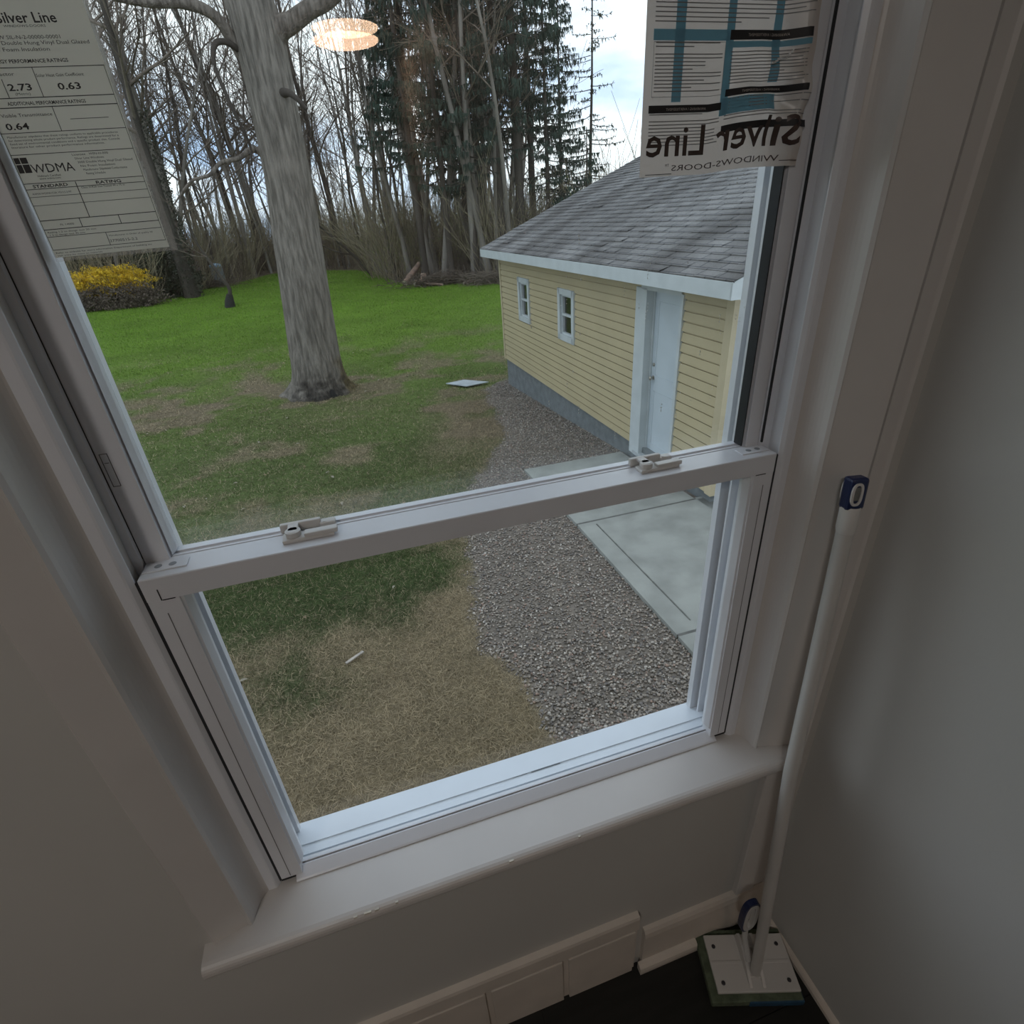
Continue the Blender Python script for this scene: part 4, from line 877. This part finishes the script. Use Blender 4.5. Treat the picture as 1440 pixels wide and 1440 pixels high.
# left side individuals
lt_ = bare_tree(201, 22, .34, 16, .28, M['bark4'], M['twig'], .0, (6, 5)); put([lt_], 0, -10.3, 46, label='pale-trunked bare tree beside the energy label, at the left of the woods', group=None)
it = bare_tree(202, 21, .42, 14, .30, M['bark3'], M['twig'], .03, (6, 5)); put([it], 0, -9.3, 44, label='dark ivy-covered tree trunk at the left edge of the lawn', group=None)
acc = Acc()
for i in range(3800):
    hh = rs.uniform(0, 10.5); a = rs.rand() * 2 * PI; r = (.52 - hh * .015) * rs.uniform(.9, 1.45); p = np.array([math.cos(a) * r + .03 * hh, math.sin(a) * r, hh]); s_ = .12
    acc.add(np.array([p, p + rs.uniform(-1, 1, 3) * s_, p + rs.uniform(-1, 1, 3) * s_]), np.array([[0, 1, 2]]))
acc.build('ivy', MAT('ivy_leaves', (.045, .050, .030), .8, noise=(2, .4)), it)
fork = bare_tree(203, 15, .20, 14, .12, M['bark2'], M['twig'], .38, (6, 5)); put([fork], 0, -10.6, 45.5, label='leaning forked bare tree left of the big maple trunk', group=None)
# sapling on the lawn
sap = tag(empty('sapling', (-5.78, 35.7, -3.7)), 'crooked leaning sapling with a dark base standing on the lawn', 'sapling')
O_ = (-5.78, 35.7, -3.7)
limb('stem', [(-5.78, 35.7, -3.72), (-5.72, 35.7, -3.2), (-5.62, 35.7, -2.7), (-5.95, 35.7, -1.9), (-6.3, 35.8, -1.1), (-6.6, 35.8, -.2), (-6.7, 35.9, 1.2), (-6.4, 36, 3.0)], [.13, .11, .095, .085, .075, .06, .045, .02], 8, M['bark3'], sap, O_)
limb('dark_base', [(-5.84, 35.7, -3.75), (-5.79, 35.7, -3.4), (-5.68, 35.7, -3.02)], [.30, .25, .15], 10, MAT('dark_wrap', (.02, .02, .018), .9, noise=(10, .3)), sap, O_)
a = Acc(); rng = np.random.RandomState(77)
for k in range(12):
    u = rng.uniform(.3, 1); p = np.array([-.2 - u * .7, 0, .8 + u * 4.5]); grow(a, p, np.array([rng.normal(0, 1), rng.normal(0, 1), .6]), 1.6, .02, 1, rng, .5, .1, (5, 4), 4, .010)
a.build('twigs', M['twig'], sap)
# shrubs and thicket
def thicket(seed, n, R_0, H, m, name='thicket_bush', leaf=None, lm=None):
    rng = np.random.RandomState(seed); t = empty(name); a = Acc()
    for i in range(n):
        b = rng.rand() * 2 * PI; r = rng.rand() ** .5 * R_0 * .6; p = np.array([math.cos(b) * r, math.sin(b) * r, -.05]); d = np.array([math.cos(b) * .35 + rng.normal(0, .25), math.sin(b) * .35 + rng.normal(0, .25), 1])
        grow(a, p, d, H * rng.uniform(.5, 1.0), .02, 1, rng, .45, .03, (4, 3), 4, .009)
    a.build('stems', m, t)
    if leaf:
        FV = []
        V0 = np.vstack(a.V)
        for i in range(leaf):
            p = V0[rng.randint(len(V0))] + rng.normal(0, .10, 3)
            if p[2] < H * .25: continue
            s_ = rng.uniform(.03, .075); FV.append([p, p + rng.uniform(-1, 1, 3) * s_, p + rng.uniform(-1, 1, 3) * s_])
        FV = np.array(FV).reshape(-1, 3); i = np.arange(len(FV) // 3)[:, None] * 3; meshobj('leaves', FV, i + np.array([[0, 1, 2]]), lm, t)
    return t
th = [thicket(301, 34, 1.8, 3.4, M['twig']), thicket(302, 30, 1.6, 2.6, M['twig2']), thicket(303, 30, 2.0, 4.2, M['twig'], leaf=1400, lm=M['leafgreen']), thicket(304, 46, 2.4, 6.0, M['tan'])]
NB = 0; spots2 = []
for i in range(3000):
    if NB >= 250: break
    x = rt.uniform(-26, 26); y = ef(x) + .3 + abs(rt.gauss(0, 1)) * 16
    if y > 105 or abs(x) > y * .52 or any((x - a_) ** 2 + (y - b_) ** 2 < 2.6 for a_, b_ in spots2): continue
    spots2.append((x, y)); NB += 1
    put(th, rt.choice((0, 2, 3, 2, 3)) if x > -3 else rt.choice((0, 1, 3)), x, y, s=rt.uniform(.75, 1.25), rz=rt.random() * 6.28, label='leafless twiggy bush in the undergrowth under the bare trees', cat='bush', group='undergrowth bushes of the woods')
def blob_shrub(name, cx, cy, z0, rx, ry, rz, n, m, size, label, cat='shrub', stems=26, sm=None):
    t = empty(name, (cx, cy, float(gz(cy)))); tag(t, label, cat); rng = np.random.RandomState(int(abs(cx) * 100) + n); a = Acc()
    for i in range(stems):
        b = rng.rand() * 2 * PI; q = np.array([math.cos(b) * rx * rng.rand(), math.sin(b) * ry * rng.rand(), z0 + rz * rng.uniform(.2, 1)]); a.tube([(q[0] * .2, q[1] * .2, 0), q * .6, q], [.03, .02, .012], 4)
    a.build('stems', sm or M['twig'], t)
    u = rng.normal(0, 1, (n, 3)); u /= np.linalg.norm(u, axis=1)[:, None]; rr_ = rng.uniform(.45, 1.0, n) ** .5
    lump = 1 + .22 * np.sin(u[:, 0] * 7 + 1) * np.sin(u[:, 1] * 6) + .14 * np.sin(u[:, 2] * 11 + u[:, 0] * 9)
    p = u * (rr_ * lump)[:, None] * [rx, ry, rz] + [0, 0, z0 + rz * .55]; p = p[p[:, 2] > .02]; n = len(p)
    T3 = np.stack([p, p + rng.uniform(-1, 1, (n, 3)) * size, p + rng.uniform(-1, 1, (n, 3)) * size], 1).reshape(-1, 3); i = np.arange(n)[:, None] * 3
    meshobj('foliage', T3, i + np.array([[0, 1, 2]]), m, t); return t
M['yellow'] = MAT('forsythia_yellow', (.85, .58, .03), .7, noise=(2.5, .5), trans=.2)
M['olive'] = MAT('olive_leaves', (.055, .065, .035), .8, noise=(2, .4), trans=.1); M['browntw'] = MAT('brown_brush', (.13, .10, .075), .9, noise=(2, .4))
blob_shrub('forsythia_bush', -13.3, 42.0, 1.0, 2.3, 1.2, .85, 9000, M['yellow'], .11, 'yellow flowering forsythia bush at the left edge of the lawn', stems=40)
blob_shrub('brush_pile', -12.9, 41.0, -.1, 2.6, 1.0, .95, 7000, M['browntw'], .12, 'brown twiggy brush below the yellow forsythia')
blob_shrub('evergreen_shrub', -11.2, 45.5, .2, 2.2, 1.5, 1.9, 9000, M['olive'], .16, 'dark olive evergreen shrub between the forsythia and the woods')
blob_shrub('evergreen_shrub', -14.6, 47.5, .6, 3.0, 1.5, 2.4, 9000, M['olive'], .18, 'dark shrub mass behind the yellow forsythia')
rdm = blob_shrub('reddish_shrub', -11.0, 49.5, 1.0, 1.8, 1.5, 3.0, 2500, M['twig2'], .10, 'tall reddish twiggy shrub right of the energy label', stems=90, sm=M['twig2'])
# fallen trunk and woodpile at the edge of the woods on the right
lg = bark('log_bark', (.30, .20, .15), (.14, .10, .08), 4)
def log(x, y, L, r, az, tilt, label, group=None, m=None):
    t = empty('cut_log', (x, y, float(gz(y)) + r)); tag(t, label, 'log', group); d = np.array([math.cos(az) * math.cos(tilt), math.sin(az) * math.cos(tilt), math.sin(tilt)])
    V_, F_ = tube_np([d * 0, d * L * .3 + [0, 0, .02], d * L * .7, d * L], [r, r * 1.05, r * .95, r * .9], 12); meshobj('log_bark', V_, F_, m or lg, t, True)
    bm = bmesh.new(); lathe(bm, [(r * .98, 0), (r * .98, .01)], 12, aim(Vector((0, 0, 0)), -d)); lathe(bm, [(r * .88, 0), (r * .88, .01)], 12, aim(Vector(d * L), d)); obj('cut_end', bm, MAT('cut_wood', (.48, .40, .30), .8, noise=(20, .3)), t)
log(4.35, 38.0, 2.3, .17, .9, .42, 'reddish fallen log propped up at the edge of the woods', m=lg)
log(4.9, 37.6, 1.3, .15, .5, .05, 'short log lying in front of the propped log'); log(5.45, 37.0, .5, .20, 1.5, 1.2, 'pale upright stump right of the fallen logs')
log(7.6, 35.3, 1.6, .09, .1, .06, 'pale stick on the brush heap near the garage corner')
log(6.4, 35.8, 1.2, .07, 2.6, .1, 'thin branch lying on the brush heap')
def heap(name, x, y, rx, ry, rz, n, label, m):
    t = empty(name, (x, y, float(gz(y)))); tag(t, label, 'brush heap'); rng = np.random.RandomState(n); a = Acc()
    for i in range(n):
        p = np.array([rng.normal(0, rx * .5), rng.normal(0, ry * .5), rng.uniform(0, rz)]); d = rng.normal(0, 1, 3) * [1, 1, .35]; d /= np.linalg.norm(d); L = rng.uniform(.3, 1.2); a.tube([p, p + d * L * .5 + [0, 0, .04], p + d * L], [.02, .017, .008], 3)
    a.build('branches', m, t); return t
heap('brush_heap', 6.6, 36.6, 2.6, .7, .55, 520, 'low heap of grey branches along the wood edge by the garage', M['browntw'])
heap('brush_heap', 9.0, 34.6, 1.6, .6, .6, 360, 'brown branch heap beside the far garage corner', M['twig'])
heap('brush_heap', -9.8, 50.5, 3.0, 1.2, .5, 420, 'grey deadwood heap along the left edge of the lawn', M['browntw'])
# the leaning dead branch behind the maple, and a bluish barrel
log_ = tag(empty('fallen_branch', (2.6, 46, -3.7)), 'dark fallen branch leaning towards the left, behind the lawn centre', 'branch')
limb('stem', [(2.9, 46, -3.6), (1.9, 46, -2.2), (.7, 46, -.9), (-.6, 46, .4), (-1.4, 46, 1.4)], [.10, .09, .075, .05, .02], 8, M['bark3'], log_, (2.6, 46, -3.7))
limb('side_branch', [(1.7, 46, -2.0), (.6, 45.8, -1.7), (-.4, 45.8, -1.2), (-1.2, 45.6, -1.1)], [.06, .05, .035, .012], 6, M['bark3'], log_, (2.6, 46, -3.7))
bb = tag(empty('barrel', (-8.7, 52, -3.7)), 'pale blue barrel top half hidden in the brush left of the maple', 'barrel')
bm = bmesh.new(); lathe(bm, [(.42, 0), (.46, .3), (.46, 1.2), (.44, 1.35)], 16); obj('barrel_body', bm, MAT('grey_plastic', (.22, .23, .24), .6, noise=(5, .3)), bb)
bm = bmesh.new(); lathe(bm, [(.47, 1.35), (.47, 1.5), (.2, 1.62)], 16); obj('barrel_lid', bm, MAT('blue_lid', (.25, .38, .52), .5, noise=(5, .2)), bb)
# small things on the ground
tag(obj('metal_sheet', PR([(2.14, 13.12), (2.62, 13.22), (3.12, 12.72), (2.56, 12.62)], 'z', -3.575, -3.555), MAT('galvanised', (.46, .50, .52), .5, metallic=.2, noise=(6, .2))), 'pale flat board lying on the grass near the gravel', 'board')
bm = bmesh.new(); box(bm, -.085, .085, -.012, .012, 0, .012, bev=.002); o = obj('wood_splinter', bm, MAT('weathered_wood', (.42, .38, .33), .9, noise=(30, .3))); o.location = (-.425, 3.545, -3.062); o.rotation_euler = (0, .02, .58); tag(o, 'pale splinter of wood on the straw below the window', 'stick')
lm_ = MAT('pale_dead_leaf', (.50, .45, .36), .8, noise=(30, .3)); lm2 = MAT('tan_dead_leaf', (.36, .27, .17), .8, noise=(30, .3))
def leaf(x, y, s, rz, m, label, group=None):
    bm = bmesh.new(); n = 8; L_s = [bm.verts.new((-s + 2 * s * i / n, s * .42 * math.sin(PI * i / n) + .0005, .004 + .010 * (s / .04) * math.sin(PI * i / n))) for i in range(n + 1)]; R_s = [bm.verts.new((-s + 2 * s * i / n, -s * .42 * math.sin(PI * i / n) - .0005, .004 + .014 * (s / .04) * math.sin(PI * i / n))) for i in range(n + 1)]; Cn = [bm.verts.new((-s + 2 * s * i / n, 0, .003 + .004 * math.sin(PI * i / n))) for i in range(n + 1)]
    for i in range(n): bm.faces.new((L_s[i], L_s[i + 1], Cn[i + 1], Cn[i])); bm.faces.new((Cn[i], Cn[i + 1], R_s[i + 1], R_s[i]))
    bmesh.ops.solidify(bm, geom=bm.faces, thickness=.0008)
    o = obj('fallen_leaf', bm, m); o.location = (x, y, float(gz(y)) + .022); o.rotation_euler = (.1, .1, rz); tag(o, label, 'leaf', group)
leaf(-.02, 4.45, .030, 1.2, lm_, 'small white leaf on the dark green grass under the meeting rail')
leaf(-1.28, 3.62, .035, .3, lm_, 'pale curled leaf near the left edge of the lower pane')
leaf(-.84, 4.28, .028, 2.2, lm2, 'tan leaf left of the white leaf on the dark grass')
for i in range(60):
    y = rt.uniform(6, 22); x = rt.uniform(-.42 * y + .5, .12 * y); 
    if math.hypot(x + .78, y - 14.3) < 1: continue
    leaf(x, y, rt.uniform(.025, .05), rt.random() * 6, rt.choice((lm_, lm2)), 'dry fallen leaf scattered on the green lawn', 'fallen leaves on the lawn')
